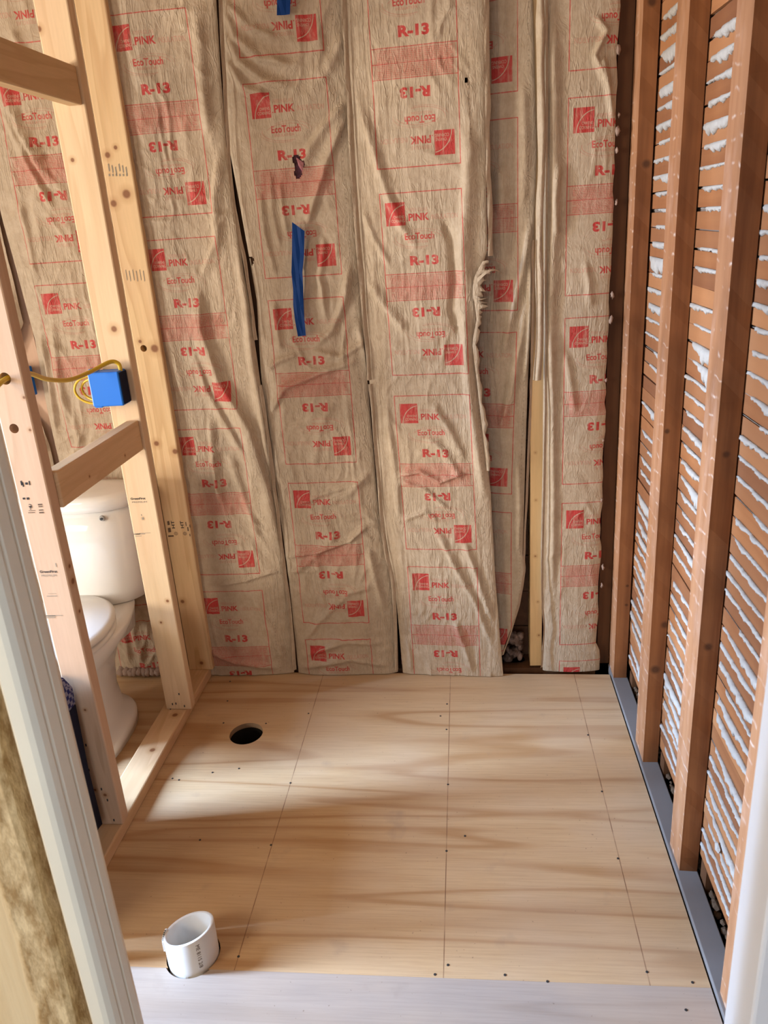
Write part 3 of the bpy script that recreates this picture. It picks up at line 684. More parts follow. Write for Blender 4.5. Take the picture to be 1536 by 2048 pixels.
S1L = [(432, -60), (432, 0), (442, 160), (452, 290), (468, 420), (499, 600), (511, 690), (521, 760), (536, 860), (552, 1000), (572, 1180), (588, 1345)]
S1R = [(440, -60), (440, 0), (450, 160), (457, 290), (481, 420), (513, 600), (522, 760), (538, 860), (556, 1000), (580, 1180), (597, 1345)]
S2L = [(686, -60), (688, 0), (698, 250), (713, 500), (738, 800), (755, 1000), (785, 1180), (796, 1345)]
S2R = [(690, -60), (692, 0), (703, 250), (718, 500), (742, 800), (760, 1000), (793, 1200), (806, 1345)]
S3R = [(966, -60), (968, 0), (970, 250), (974, 500), (962, 540), (953, 575), (950, 600), (953, 640), (947, 700), (955, 780), (966, 850), (975, 930), (981, 980), (990, 1150), (998, 1250), (1006, 1345)]
B4R = [(1062, -60), (1066, 0), (1074, 300), (1064, 600), (1056, 780), (1052, 900), (1048, 1050), (1046, 1110), (1050, 1150), (1040, 1200), (1028, 1250), (1012, 1290), (1003, 1320), (1006, 1345)]
B5L = [(1072, -60), (1076, 0), (1086, 300), (1088, 600), (1086, 900), (1082, 1100), (1083, 1200), (1090, 1250), (1084, 1300), (1086, 1345)]
b1 = thing('insulation_batt', 'kraft faced insulation batt right beside the last pale stud', 'insulation', (0, 0, 0))
facing('kraft_facing', b1, [(-0.1, -1.045), (2.6, -1.045)], edge_px(S1L), -0.967, 0.933,
       [fold_px([(438, 300), (428, 400), (432, 480), (402, 560)], 9, 0.008, 0.4), fold_px([(398, 560), (405, 660), (440, 760), (500, 860), (540, 990), (566, 1130)], 15, 0.017, -0.4),
        fold_px([(385, 690), (415, 780), (455, 850), (500, 930)], 9, 0.009, -0.3), fold_px([(420, 830), (428, 930), (440, 1010)], 8, 0.010, 0.4), fold_px([(455, 900), (490, 1000), (520, 1080)], 9, 0.008),
        fold_px([(470, 470), (492, 590), (505, 720), (525, 830), (545, 970)], 9, 0.014), fold_px([(395, 20), (405, 160), (420, 280)], 10, 0.008), fold_px([(430, 1170), (490, 1160), (560, 1140)], 5, 0.006),
        fold_px([(500, 1180), (545, 1260), (570, 1330)], 10, 0.007), fold_px([(330, 640), (350, 720), (370, 800)], 10, 0.006), fold_px([(420, 1300), (470, 1320), (560, 1335)], 8, 0.010)],
       KR, 11, 0.0042)
core(b1, -1.04, -0.69); strip('stapling_flange', b1, [(440, -40), (443, 60), (449, 160), (456, 290), (470, 420), (492, 540), (512, 680)], 0.009, KR_PLAIN, 2.421, -0.004, 3)
strip('stapling_flange', b1, [(520, 770), (536, 870), (551, 990), (566, 1120), (577, 1200), (590, 1340)], 0.010, KR_PLAIN, 2.423, -0.004, 4)
b2t = thing('insulation_batt', 'kraft faced batt with the long blue tape strip and draped folds', 'insulation', (0, 0, 0))
tear = bk(597, 330, 2.425)
facing('kraft_facing', b2t, edge_px(S1R), edge_px(S2L), -0.596, 0.737,
       [fold_px([(442, 10), (470, 75), (520, 120), (590, 132)], 7, 0.010, 0.3), fold_px([(446, 60), (478, 125), (530, 165), (590, 175)], 8, 0.012, 0.3), fold_px([(450, 115), (485, 175), (535, 195)], 7, 0.010, 0.3),
        fold_px([(445, 0), (500, 55), (560, 80)], 7, 0.008), fold_px([(692, 205), (655, 245), (620, 295), (600, 340)], 9, 0.010, 0.3), fold_px([(694, 225), (660, 310), (630, 400), (612, 460)], 9, 0.012, -0.3),
        fold_px([(690, 60), (665, 120), (640, 170)], 11, 0.008), fold_px([(560, 360), (566, 420), (575, 470)], 5, 0.006), fold_px([(540, 340), (546, 430), (562, 500)], 5, 0.006), fold_px([(520, 380), (530, 470), (555, 560)], 5, 0.006),
        fold_px([(620, 480), (612, 570), (606, 640)], 6, 0.007), fold_px([(650, 470), (640, 560), (655, 650)], 6, 0.006), fold_px([(700, 530), (690, 600), (665, 660), (630, 690)], 8, 0.010), fold_px([(548, 600), (556, 660), (562, 700)], 6, 0.010),
        fold_px([(540, 830), (570, 775), (640, 745), (720, 720)], 8, 0.012, 0.3), fold_px([(620, 700), (680, 715), (735, 680)], 7, 0.010), fold_px([(532, 740), (560, 720), (600, 705)], 6, 0.008), fold_px([(715, 640), (735, 720), (752, 790)], 8, 0.010),
        fold_px([(585, 1012), (650, 985), (735, 960)], 6, 0.006), fold_px([(572, 1116), (640, 1100), (700, 1080), (738, 1048)], 5, 0.009, 0.3), fold_px([(580, 1150), (620, 1120), (680, 1060)], 8, 0.006),
        fold_px([(735, 1090), (750, 1150), (770, 1230)], 8, 0.008), fold_px([(600, 1290), (640, 1240), (700, 1180), (752, 1170)], 8, 0.009), fold_px([(610, 1310), (690, 1280), (770, 1285)], 8, 0.010), fold_px([(600, 1335), (700, 1315), (785, 1330)], 8, 0.009),
        fold_px([(665, 800), (640, 860), (630, 940)], 9, 0.005), fold_px([(742, 940), (700, 985), (640, 1010)], 8, 0.006)],
       KR, 23, 0.0052, 0.0012, holes=[((tear[0], tear[2]), (0.015, 0.030)), ((bk(503, 520, 2.43)[0], bk(503, 520, 2.43)[2]), (0.006, 0.012))])
core(b2t, -0.58, -0.345)
fp = bmesh.new(); tx_, ty_, tz_ = tear
vs = [fp.verts.new(c) for c in ((tx_ - .004, 2.421, tz_ + .020), (tx_ + .017, 2.419, tz_ + .004), (tx_ + .012, 2.413, tz_ - .020), (tx_ + .000, 2.4235, tz_ - .002))]
fp.faces.new(vs); link('torn_flap', mesh_of(fp), M_PINK, b2t)
strip('stapling_flange', b2t, [(686, -40), (690, 60), (700, 230), (716, 480), (728, 620), (740, 760)], 0.014, KR_PLAIN, 2.422, -0.005, 6, 0.003)
strip('stapling_flange', b2t, [(741, 768), (757, 960), (770, 1090), (787, 1180), (793, 1340)], 0.012, KR_PLAIN, 2.424, -0.004, 8, 0.002)
b3 = thing('insulation_batt', 'creped kraft faced batt whose right edge is torn halfway down', 'insulation', (0, 0, 0))
facing('kraft_facing', b3, edge_px(S2R), edge_px(S3R, 2.425), [(0, -0.212), (0.5, -0.214), (1.0, -0.224), (1.6, -0.232), (2.5, -0.232)], 1.016,
       [fold_px([(716, 200), (745, 300), (775, 390), (800, 450), (835, 500)], 8, 0.009, 0.3), fold_px([(725, 420), (750, 480), (785, 540)], 6, 0.006), fold_px([(735, 560), (775, 620), (815, 665)], 9, 0.009, 0.3), fold_px([(930, 240), (935, 330), (930, 420), (922, 500), (926, 600)], 14, 0.012, 0.3),
        fold_px([(880, 420), (905, 480), (912, 560), (905, 620), (930, 690)], 9, -0.010), fold_px([(925, 600), (930, 690), (940, 800), (955, 900), (970, 1000)], 12, 0.014, 0.2),
        fold_px([(850, 870), (890, 900), (925, 960)], 9, 0.008), fold_px([(795, 950), (840, 940), (880, 960), (930, 940)], 5, 0.010, 0.3), fold_px([(800, 960), (850, 975), (905, 1020)], 5, 0.007), fold_px([(800, 1040), (850, 1020), (880, 1040)], 6, 0.006),
        fold_px([(870, 1050), (905, 1120), (950, 1200), (985, 1290)], 7, 0.010, 0.3), fold_px([(925, 1070), (955, 1150), (985, 1240)], 7, 0.008), fold_px([(905, 1230), (930, 1290), (945, 1340)], 7, 0.009), fold_px([(770, 800), (790, 930), (800, 1050)], 7, 0.005),
        fold_px([(860, 800), (895, 850), (930, 920)], 8, 0.006), fold_px([(812, 1270), (820, 1310), (822, 1340)], 6, 0.006)],
       KR_CREPE, 37, 0.0040, 0.0022, ybase=2.434, lift=(0, -0.024), holes=[((bk(933, 162, 2.42)[0], bk(933, 162, 2.42)[2]), (0.004, 0.007))])
core(b3, -0.26, 0.005, y0=2.458)
strip('stapling_flange', b3, [(973, -40), (973, 60), (975, 180), (976, 320), (980, 430), (981, 512)], 0.014, KR_PLAIN, 2.386, -0.004, 12, 0.002)
rg = random.Random(5)                                  # ragged torn lip along the right edge
tp = bmesh.new(); prev = None
lip = [(968, 522), (958, 540), (950, 560), (948, 590), (952, 610), (955, 640), (948, 690), (956, 760), (966, 850), (976, 940)]
lq = spline([bk(px, py, 2.402) for px, py in lip], 6)
for i, p in enumerate(lq):
    wv = (0.030 if 4 < i < 26 else 0.012) * (0.35 + rg.random() * 1.0)
    a = tp.verts.new((p.x - 0.004, p.y - 0.006, p.z)); m_ = tp.verts.new((p.x + wv * 0.5, p.y - 0.009 - rg.random() * 0.004, p.z + rg.uniform(-.003, .003))); b = tp.verts.new((p.x + wv, p.y - 0.001 - rg.random() * 0.008, p.z + rg.uniform(-.006, .004)))
    if prev: tp.faces.new((prev[0], prev[1], m_, a)); tp.faces.new((prev[1], prev[2], b, m_))
    prev = (a, m_, b)
link('torn_edge', mesh_of(tp, smooth=True), KR_PLAIN, b3)
sl = bmesh.new()                                       # curled paper sliver hanging from the tear
sq = spline([bk(955, 556, 2.388), bk(972, 542, 2.384), bk(988, 538, 2.39), bk(1005, 546, 2.40)], 6)
rows = [[sl.verts.new((p.x, p.y - .002 * k, p.z - k * 0.006 * (1 - i / len(sq)))) for k in range(3)] for i, p in enumerate(sq)]
for a, b in zip(rows, rows[1:]):
    for k in range(2): sl.faces.new((a[k], a[k + 1], b[k + 1], b[k]))
link('torn_sliver', mesh_of(sl, smooth=True), KR_PLAIN, b3)
b4 = thing('insulation_batt', 'shaded kraft faced batt tucked under the torn batt, loose at its right edge', 'insulation', (0, 0, 0))
facing('kraft_facing', b4, [(-0.1, 0.03), (0.9, 0.02), (2.6, 0.04)], edge_px(B4R), [(0, -0.10), (0.45, -0.098), (0.72, -0.094), (1.3, -0.072), (2.5, -0.068)], 1.190,
       [fold_px([(1062, 440), (1045, 540), (1020, 640), (1005, 720)], 9, 0.012, 0.3), fold_px([(1055, 600), (1040, 700), (1020, 800), (1000, 860)], 8, 0.010, 0.3), fold_px([(1040, 680), (1020, 760), (1005, 850)], 5, 0.006),
        fold_px([(1045, 150), (1050, 300), (1045, 430)], 10, 0.006), fold_px([(1000, 330), (1005, 390), (1000, 430)], 12, 0.008), fold_px([(1035, 900), (1040, 1020), (1036, 1120)], 7, 0.006), fold_px([(1062, 520), (1060, 650), (1052, 760)], 4, 0.012)],
       KR, 51, 0.0018, ybase=2.455, bulge=0.008, lift=(0.045, 0))
strip('stapling_flange', b4, [(1080, -40), (1081, 80), (1083, 300), (1078, 480), (1080, 640), (1074, 760)], 0.022, KR_PLAIN, 2.425, 0.003, 15, 0.012)
strip('stapling_flange', b4, [(1067, 480), (1066, 600), (1064, 720), (1061, 800), (1057, 920), (1049, 1080), (1048, 1150), (1038, 1210), (1022, 1262), (1006, 1310)], 0.008, KR_PLAIN, 2.418, -0.005, 17)
b5 = thing('insulation_batt', 'narrow cut kraft faced batt at the right corner with a ragged edge', 'insulation', (0, 0, 0))
zz_ = np.linspace(-0.1, 2.6, 90)
b5R = [(float(q), 0.430 + 0.004 * (float(vnoise(q * 9, 1, 4)) - 0.5) + 0.006 * (float(vnoise(q * 30, 2, 5)) - 0.5) + (0.010 if q < 0.1 else 0)) for q in zz_]
facing('kraft_facing', b5, edge_px(B5L), b5R, 0.301, 0.636,
       [fold_px([(1104, -20), (1106, 200), (1108, 400), (1100, 600), (1098, 800)], 10, 0.012, 0.3), fold_px([(1100, 650), (1104, 800), (1106, 1000), (1104, 1200)], 9, 0.010), fold_px([(1190, 30), (1215, 60), (1190, 110), (1220, 180)], 5, 0.010), fold_px([(1205, 110), (1215, 150), (1228, 250)], 5, 0.010),
        fold_px([(1120, 320), (1110, 400), (1114, 480)], 6, 0.007), fold_px([(1130, 700), (1140, 760), (1150, 830)], 7, 0.006), fold_px([(1170, 520), (1178, 570), (1182, 620)], 6, 0.005)],
       KR, 67, 0.0024, bulge=0.012, ybase=2.446)
core(b5, 0.25, 0.424, y0=2.452)
strip('stapling_flange', b5, [(1093, 0), (1094, 300), (1092, 520), (1092, 760), (1088, 1000), (1084, 1180), (1088, 1250), (1083, 1335)], 0.007, KR_PLAIN, 2.424, -0.004, 21)
for k, (px, py) in enumerate(((1236, 100), (1238, 230), (1236, 262), (1234, 300), (1233, 405), (1225, 590), (1222, 640), (1212, 760), (1206, 880), (1203, 1000), (1206, 1135), (1204, 1170))):
    tf = bmesh.new(); bmesh.ops.create_icosphere(tf, subdivisions=2, radius=1.0); r = random.Random(k)
    x, y, z_ = bk(px, py, 2.445); sx = r.uniform(.004, .009)
    for v in tf.verts: v.co = Vector((x + v.co.x * sx * r.uniform(0.3, 1.1), y + v.co.y * .006, z_ + v.co.z * sx * r.uniform(0.5, 2.2)))
    link('fiberglass_tuft', mesh_of(tf, smooth=True), M_TUFT, b5)
b0 = thing('insulation_batt', 'warm lit kraft faced batt behind the toilet tank', 'insulation', (0, 0, 0))
facing('kraft_facing', b0, [(-0.1, -1.372), (1.0, -1.385), (1.25, -1.375), (1.6, -1.395), (2.6, -1.42)], [(-0.1, -1.05), (2.6, -1.05)], [(0, -1.305), (1.4, -1.332), (2.6, -1.312)], 1.412,
       [fold_px([(0, 150), (35, 250), (70, 310), (105, 380)], 10, 0.014, 0.4), fold_px([(10, 230), (60, 330), (110, 420)], 8, 0.012), fold_px([(40, 400), (60, 480), (75, 560)], 7, 0.008), fold_px([(105, 640), (120, 760), (140, 860)], 8, 0.010), fold_px([(80, 660), (100, 770), (115, 880)], 6, 0.012, 0.3),
        fold_px([(235, 1195), (250, 1250), (262, 1330)], 8, 0.009), fold_px([(275, 1200), (270, 1260), (290, 1330)], 8, 0.009), fold_px([(120, 780), (150, 840), (165, 900)], 8, 0.007), fold_px([(20, 60), (60, 120), (100, 140)], 9, 0.008)],
       KR, 83, 0.0060, 0.001)
core(b0, -1.38, -1.06)
fz = bmesh.new(); r = random.Random(3)                 # insulation spilling out below the paper, behind the toilet
for k in range(9):
    x, y, z_ = bk(235 + k * 9, 1330 - (k % 3) * 6, 2.40)
    t_ = bmesh.new(); bmesh.ops.create_icosphere(t_, subdivisions=2, radius=1.0)
    for v in t_.verts: v.co = Vector((x + v.co.x * .018 * (1 + r.uniform(-.3, .3)), y + 0.02 + v.co.y * .02, max(0.002, 0.022 + v.co.z * .018 * (1 + r.uniform(-.3, .3)))))
    tm = bpy.data.meshes.new('t'); t_.to_mesh(tm); t_.free(); fz.from_mesh(tm); bpy.data.meshes.remove(tm)
link('fiberglass_tuft', mesh_of(fz, smooth=True), M_TUFT, b0)
bm1 = thing('insulation_batt', 'pale crumpled kraft faced batt at the far left edge, above the dark blue box', 'insulation', (0, 0, 0))
facing('kraft_facing', bm1, [(-0.1, -1.80), (2.6, -1.80)], [(-0.1, -1.392), (0.95, -1.405), (1.05, -1.47), (1.18, -1.47), (1.30, -1.402), (1.6, -1.405), (2.6, -1.43)], -1.72, 1.20,
       [fold_px([(0, 560), (25, 640), (45, 700), (60, 720)], 8, 0.012), fold_px([(0, 420), (20, 520), (50, 600)], 8, 0.010), fold_px([(90, 800), (100, 870), (125, 930)], 6, 0.012), fold_px([(75, 790), (90, 850), (85, 920)], 6, 0.010)],
       KR_PLAIN, 95, 0.0080, step=0.006)
# framing behind the paper
for (x0, x1, lab, mt) in ((-0.666, -0.628, 'old wall stud, coloured dark for the gap shade, glimpsed left of the taped batt', M_STUDDARK), (-0.312, -0.270, 'old wall stud, coloured dark for the gap shade, glimpsed at the bottom left of the torn batt', M_STUDDARK)):
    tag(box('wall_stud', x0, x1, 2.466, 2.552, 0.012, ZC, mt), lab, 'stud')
LN = lumber('lumber_exposed_stud', 'z', (0.70, 0.47, 0.23), (0.56, 0.34, 0.15), kn(0.2205, 2.505, .012, [(1070, 905, .004), (1071, 1000, .004), (1070, 1112, .005), (1075, 1203, .004), (1077, 1270, .005)], 2.462), 21.0)
tag(box('wall_stud', 0.2015, 0.2415, 2.460, 2.552, 0.012, ZC, LN), 'light wood stud bared in the gap between two batts at the right', 'stud')
tag(box('wall_stud', -1.452, -1.392, 2.466, 2.552, 0.012, ZC, lumber('lumber_far_stud', 'z', (0.70, 0.45, 0.30), (0.6, 0.36, 0.22), [], 3.3)), 'pinkish stud bared beside the dark blue box on the back wall', 'stud')
# fuzzy dirty insulation in the opened gap
dz = bmesh.new(); r = random.Random(8)
for k in range(26):
    x, y, z_ = bk(r.uniform(1012, 1050), r.uniform(1265, 1338), 2.50)
    t_ = bmesh.new(); bmesh.ops.create_icosphere(t_, subdivisions=2, radius=1.0); s_ = r.uniform(.008, .020)
    for v in t_.verts: v.co = Vector((x + v.co.x * s_ * (1 + r.uniform(-.4, .4)), y + v.co.y * .02, max(0.013, z_ + v.co.z * s_ * (1.2 + r.uniform(-.4, .4)))))
    tm = bpy.data.meshes.new('t'); t_.to_mesh(tm); t_.free(); dz.from_mesh(tm); bpy.data.meshes.remove(tm)
mfz = NT('dirty_fiberglass', 0.95, 0.0); mfz.base(mfz.mix(mfz.maprange(mfz.noise(mfz.coord(), 40, 5), 0.35, 0.65), (0.34, 0.24, 0.20), (0.08, 0.05, 0.035))); mfz.bump(mfz.noise(mfz.coord(), 120, 4, 0.8), 0.9, 0.006)
tag(link('loose_insulation', mesh_of(dz, smooth=True), mfz.m), 'dirty loose insulation in the open gap at the foot of the wall', 'insulation', kind='stuff')

# blue tape
def tape(name, outline_rows, label):
    bm = bmesh.new(); rows = []
    for (l, r_, yy) in outline_rows:
        a, b = bk(*l, yy), bk(*r_, yy)
        rows.append([bm.verts.new(Vector(a).lerp(Vector(b), k / 3) + Vector((0, -0.002 * math.sin(k * 2.1 + l[1] * .05), 0))) for k in range(4)])
    for a, b in zip(rows, rows[1:]):
        for k in range(3): bm.faces.new((a[k], a[k + 1], b[k + 1], b[k]))
    bmesh.ops.solidify(bm, geom=bm.faces[:], thickness=0.0006)
    return tag(link(name, mesh_of(bm, smooth=False), M_TAPE), label, 'tape')
tape('tape_strip', [((584, 444), (609, 462), 2.403), ((584, 500), (608, 510), 2.403), ((583, 545), (605, 545), 2.403), ((586, 580), (606, 572), 2.400), ((586, 610), (607, 610), 2.402), ((590, 640), (609, 640), 2.402), ((596, 673), (612, 671), 2.401)], 'long blue painters tape strip stuck vertically on the draped batt')
tape('tape_strip', [((552, -30), (580, -30), 2.404), ((554, 0), (581, 0), 2.404), ((554, 31), (580, 29), 2.404)], 'short blue tape piece at the very top of the draped batt')

# ------------------------------------------------------------------ right wall: lath, plaster keys, old studs, sill
LX = 0.5265; PITCH = 0.0413; Z00 = 1.638 - 38 * PITCH
lath_me = []
for k in range(8):
    r = random.Random(40 + k); bm = bmesh.new(); secs = []
    for i in range(15):
        y = 0.85 + (2.53 - 0.85) * i / 14; a = r.uniform(-.0011, .0011); b = r.uniform(-.0011, .0011)
        secs.append([(0, y, 0.0005 + a), (0.007, y, 0.0 + a), (0.007, y, 0.0378 + b), (0, y, 0.0382 + b)])
    lath_me.append(mesh_of(loft_bm(secs, bm=bm), 'lath'))
    lath_me[-1].materials.append(M_LATH)
nl = 0
z = Z00
lath_z = []
while z < ZC - 0.03:
    r = random.Random(900 + nl)
    o = link('lath', lath_me[nl % 8], None, wr, (LX + r.uniform(-.0008, .0008), 0, z), (r.uniform(-.0016, .0016), 0, 0))
    lath_z.append(z); z += PITCH; nl += 1
def key_mesh(seed, big):
    """Plaster squeezed through between two laths: a drooping ridge with drips."""
    r = random.Random(seed); n = 64; bm = bmesh.new(); secs = []
    ph = r.uniform(0, 50); lo, hi = r.uniform(-.1, .12), r.uniform(.9, 1.1)
    if not big and r.random() < .3: lo, hi = r.uniform(0, .3), r.uniform(.6, 1.0)
    ctr, wdt = r.uniform(.2, .8), r.uniform(.14, .40)
    for i in range(n):
        s = i / (n - 1); y = (s - 0.5)
        a = float(vnoise(s * 9 + ph, 1, seed)); b = float(vnoise(s * 26 + ph, 2, seed)); c = float(vnoise(s * 55 + ph, 3, seed))
        on = max(0.0, min(1.0, (s - lo) * 18)) * max(0.0, min(1.0, (hi - s) * 18))
        d = (0.0022 + 0.005 * a * a + 0.008 * max(0, c - .5)) * on
        if big: d += big * math.exp(-((s - ctr) / wdt) ** 4) * (0.45 + 0.55 * b + 0.75 * max(0, c - 0.45)) * on
        th = (0.0022 + 0.0035 * a + 0.0025 * b + (0.0045 if big else 0) * math.exp(-((s - ctr) / wdt) ** 2)) * on + 0.0002
        up_ = 0.0030 * on
        row = [(0.003, y, up_), (-th * 0.8, y, up_ * 0.8), (-th, y, -d * 0.35), (-th * 0.85, y, -d * 0.75), (-th * 0.3, y, -d - 0.0012), (0.003, y, -d - 0.001)]
        if on > 0.3: row = [(p[0] + r.uniform(-.0011, .0008), p[1], p[2] + (r.uniform(-.0018, .0012) if 1 < q < 5 else 0)) for q, p in enumerate(row)]
        secs.append(row)
    me = mesh_of(loft_bm(secs, bm=bm), 'plaster_key', True); me.materials.append(M_PLASTER); return me
thin = [key_mesh(100 + k, 0) for k in range(14)]; mids = [key_mesh(200 + k, 0.012) for k in range(8)]; bigs = [key_mesh(300 + k, 0.026) for k in range(7)]
BAYS = [(2.040, 2.374), (1.617, 1.926), (1.207, 1.523)]
for bi, (y0, y1) in enumerate(BAYS):
    for k, z in enumerate(lath_z[:-1]):
        r = random.Random(bi * 1000 + k)
        gz = z + PITCH - 0.0005
        pb, pm = 0.04, 0.14
        if bi == 0 and (gz < 0.75 or gz > 1.55): pb, pm = 0.20, 0.30
        if bi == 1 and (gz < 0.45 or gz > 1.75): pb, pm = 0.22, 0.30
        if bi == 2 and gz < 0.7: pb, pm = 0.06, 0.26
        u = r.random()
        if u < pb: me = r.choice(bigs)
        elif u < pb + pm: me = r.choice(mids)
        elif u < 0.88: me = r.choice(thin)
        else: continue
        L = (y1 - y0) * r.uniform(0.92, 1.0); yc = (y0 + y1) / 2 + r.uniform(-.004, .004)
        o = link('plaster_key', me, None, wr, (LX, yc, gz)); o.scale = (1, L * (-1 if r.random() < .5 else 1), r.uniform(.8, 1.15))
def oldstud(y0, y1, z0, label, x0=0.480, x1=0.5225, knots=(), name='wall_stud'):
    cx, cy = (x0 + x1) / 2, (y0 + y1) / 2
    bm = box_bm(x0 - cx, x1 - cx, y0 - cy, y1 - cy, 0, ZC - z0)
    vert = [e for e in bm.edges if abs(e.verts[0].co.z - e.verts[1].co.z) > 1]
    bmesh.ops.subdivide_edges(bm, edges=vert, cuts=60)
    r = random.Random(int(y0 * 100)); off = {}
    for v in bm.verts:
        key = (round(v.co.z, 3), v.co.y < 0)
        off.setdefault(key, r.uniform(-.0022, .0022))
        if v.co.x < 0: v.co.y += off[key]; v.co.x += off[key] * 0.3
    me = mesh_of(bm, name)
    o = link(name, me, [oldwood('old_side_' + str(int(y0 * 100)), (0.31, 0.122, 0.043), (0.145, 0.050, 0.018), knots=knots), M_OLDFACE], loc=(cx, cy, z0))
    for p in me.polygons: p.material_index = 1 if p.normal.x < -0.8 else 0  # room side paler: worn, and window light put into its colour
    return tag(o, label, 'stud')
oldstud(2.378, 2.472, 0.012, 'old brown stud on the right wall, deepest into the corner', 0.478, 0.5205, [(0.01, -0.047, 0.35, .006), (0.01, -0.047, 0.28, .006), (0.0, -0.047, 2.0, .012), (0.005, -0.047, 1.62, .012)])
oldstud(1.932, 2.035, 0.012, 'old brown lath stud with a knot, second from the right wall corner', 0.482, 0.5235, [(-0.012, -0.051, 0.99, .007), (0.015, -0.051, 0.45, .012), (-0.002, -0.051, 0.31, .014)])
oldstud(1.525, 1.615, 0.012, 'old brown lath stud on the right wall, nearest one seen whole', 0.482, 0.5235, [(0.0, -0.045, 0.62, .010), (0.0, -0.045, 1.05, .008)])
oldstud(1.118, 1.205, 0.012, 'old brown stud peeking out beside the white door edge', 0.482, 0.5235)
tag(box('corner_post', 0.436, 0.4765, 2.474, 2.552, 0.012, ZC, M_STUDDARK), 'brown post, coloured dark for the shadow of the right rear corner', 'post')
sill = bmesh.new()
box_bm(0.4755, 0.5255, 0.80, 2.470, -0.02, 0.012, 0.002, bm=sill)
sill_o = link('sill_plate', mesh_of(sill), M_GREY); tag(sill_o, 'grey dusty sill plate along the foot of the right wall', 'wall plate')
rb = bmesh.new(); r = random.Random(12)
for k in range(150):
    y = r.uniform(1.0, 2.36); t_ = bmesh.new(); bmesh.ops.create_icosphere(t_, subdivisions=1, radius=1.0); s_ = r.uniform(.004, .011)
    for v in t_.verts: v.co = Vector((0.540 + r.uniform(-.006, .006) * 0 + v.co.x * s_, y + v.co.y * s_ * 1.4, -0.004 + (k % 5) * .004 + v.co.z * s_ * .7))
    tm = bpy.data.meshes.new('t'); t_.to_mesh(tm); t_.free(); rb.from_mesh(tm); bpy.data.meshes.remove(tm)
ro = link('rubble', mesh_of(rb), M_RUB, wr); ro['kind'] = 'stuff'
for (y, zt) in ((1.905, 0.055), (2.345, 0.05), (1.497, 0.06)):   # little cleats standing at the studs' feet
    box('wood_cleat', 0.529, 0.546, y - 0.02, y + 0.02, -0.01, zt, M_STUDDARK, wr)
ch = bmesh.new(); r = random.Random(2); bmesh.ops.create_icosphere(ch, subdivisions=1, radius=1.0)
for v in ch.verts: v.co = Vector((0.519 + v.co.x * .006, 1.40 + v.co.y * .015, 0.205 + v.co.z * .012))
link('plaster_chip', mesh_of(ch), M_PLASTER, wr)

# ------------------------------------------------------------------ drain hole and pipe
dr = bmesh.new(); secs = []
for (rr_, z_) in ((0.0525, -0.30), (0.0525, -0.016), (0.0500, -0.016), (0.0500, -0.30)):
    secs.append([(HOLE[0] + rr_ * math.cos(t), HOLE[1] + rr_ * 1.03 * math.sin(t), z_) for t in np.linspace(0, 2 * math.pi, 41)[:-1]])
loft_bm(secs, False, False, bm=dr); link('drain_opening', mesh_of(dr, smooth=True), M_VOID, floor)
pipe = thing('drain_pipe', 'short white plastic drain pipe stub rising through the plywood', 'pipe', (PIPE[0], PIPE[1], 0.0))
secs = []; N = 56
def rim(t, rad): return 0.074 + 0.014 * math.cos(t) - 0.010 * math.sin(t)
for (rad, zf) in ((0.0570, None), (0.0570, 1.0), (0.0560, 1.012), (0.0512, 1.012), (0.0503, 1.0), (0.0503, None)):
    secs.append([(rad * math.cos(t), rad * math.sin(t), -0.20 if zf is None else rim(t, rad) * zf) for t in np.linspace(0, 2 * math.pi, N + 1)[:-1]])
link('pipe_wall', mesh_of(loft_bm(secs, False, False), smooth=True), M_PVC, pipe)
v, t = text_tris('ME 811S 2/8', 0.0)
v = v - v.min(0); v = v / v.max(0)
vs = []
a0 = math.radians(-52)
for q in v:
    ang = a0 + (q[1] - 0.5) * 0.0085 / 0.0571
    vs.append((0.0574 * math.cos(ang), 0.0574 * math.sin(ang), 0.079 - q[0] * 0.066))
me = bpy.data.meshes.new('pipe_lettering'); me.from_pydata(vs, [], [tuple(int(i) for i in f) for f in t]); link('pipe_lettering', me, M_INKM, pipe)
pb = bmesh.new()
for k in range(7):
    a = math.radians(175 + k * 5); box_bm(0.0565 * math.cos(a) - .003, 0.0565 * math.cos(a) + .001, 0.0565 * math.sin(a) - .004, 0.0565 * math.sin(a) + .004, 0.03 + k * .001, 0.063, bm=pb)
link('glue_burr', mesh_of(pb), M_PVC, pipe)

# ------------------------------------------------------------------ doorway in the foreground
JY = 0.70
door = struct('door_1')
jb = bmesh.new()                                       # left jamb: moulded white profile extruded upwards
prof = [(-0.4655, 0.632), (-0.4645, 0.624), (-0.460, 0.620), (-0.446, 0.6185), (-0.440, 0.620), (-0.4355, 0.625), (-0.4335, 0.632), (-0.4345, 0.6345), (-0.4325, 0.638), (-0.431, 0.652), (-0.4325, 0.6545), (-0.4305, 0.657), (-0.4302, 0.668), (-0.4337, 0.677), (-0.4655, 0.677)]
loft_bm([[(x, y, 0.001) for x, y in prof], [(x, y, ZC) for x, y in prof]], bm=jb)
link('left_jamb', mesh_of(jb), M_WHITE, door)
jr = bmesh.new(); box_bm(0.2930, 0.40, 0.640, 0.714, 0.001, ZC, 0.004, bm=jr); link('right_jamb', mesh_of(jr), M_WHITEB, door)
mo = NT('weathered_jack_stud', 0.75, 0.15)
vv = mo.coord('Object', (1, 1, 0.07)); n1 = mo.noise(vv, 34, 5, 0.6)
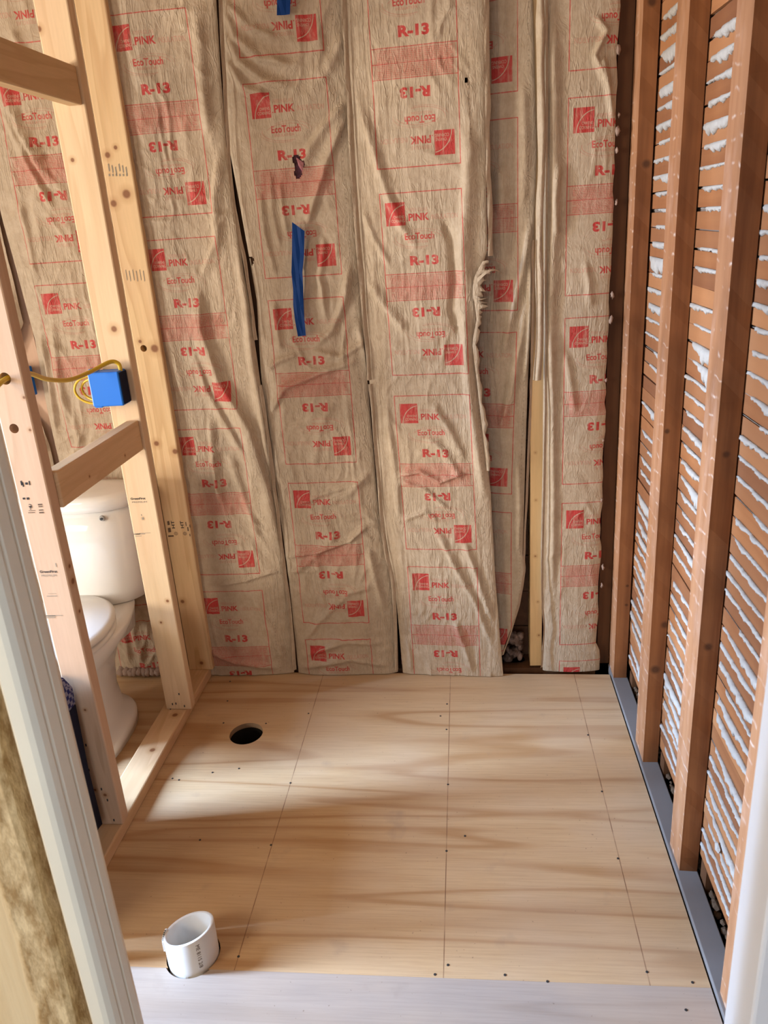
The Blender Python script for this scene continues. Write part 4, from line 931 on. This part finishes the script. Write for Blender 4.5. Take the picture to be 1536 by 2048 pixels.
colw = mo.mix(mo.maprange(n1, 0.3, 0.7), (0.84, 0.71, 0.47), (0.72, 0.56, 0.33))
xyz = mo.n('ShaderNodeSeparateXYZ', i_0=mo.n('ShaderNodeTexCoord').outputs['Object'])
gap_back = box('gap_backing', -0.60, -0.462, 0.690, 0.708, 0.001, ZC, M_STUDDARK, door)  # added dark strip standing in for the shade inside the gap
rag = mo.noise(mo.coord('Object', (1, 1, 0.35)), 16, 4)
edge = mo.maprange(mo.math('ADD', xyz.outputs[0], mo.math('MULTIPLY', mo.math('SUBTRACT', rag, 0.5), 0.035)), 0.022, 0.028, 0, 1)
bark = mo.noise(mo.coord('Object', (1, 1, 0.4)), 55, 4, 0.7)
barkc = mo.mix(mo.maprange(bark, 0.35, 0.62), (0.86, 0.70, 0.43), (0.42, 0.28, 0.13))
mo.base(mo.mix(edge, colw, barkc)); mo.bump(mo.math('ADD', mo.math('MULTIPLY', mo.math('MULTIPLY', bark, edge), 2.0), n1), 0.5, 0.003)
js = bmesh.new(); n = 60
for i in range(n): pass
secs = []
r = random.Random(4)
for i in range(81):
    z_ = 0.001 + (ZC - 0.001) * i / 80; e = r.uniform(-.0022, .0022)
    secs.append([(-0.088, 0.0, z_), (0.030, 0.0, z_), (0.060 + e, 0.004 + abs(e), z_), (0.0645 + e, 0.012, z_), (0.066, 0.09, z_), (-0.088, 0.09, z_)])
loft_bm(secs, bm=js)
jso = link('jack_stud', mesh_of(js), mo.m, loc=(-0.563, JY * 0.9 + 0.002, 0.0)); tag(jso, 'rough weathered yellow stud left of the white door trim', 'stud')
GROUPS = {'insulation_batt': 'insulation batts on the back wall', 'tape_strip': 'blue tape on the paper', 'electrical_box': 'blue electrical boxes', 'blocking': 'blocks between the new studs'}
for o in list(scn.objects):
    if o.parent is None and o.get('category'):
        k_ = o.name.split('.')[0]
        if k_ in GROUPS: o['group'] = GROUPS[k_]
        elif k_ == 'wall_stud':
            o['group'] = 'old studs of the right wall' if o.location.x > 0.3 else ('studs behind the back wall paper' if o.location.y > 2.45 else 'new studs of the left partition')
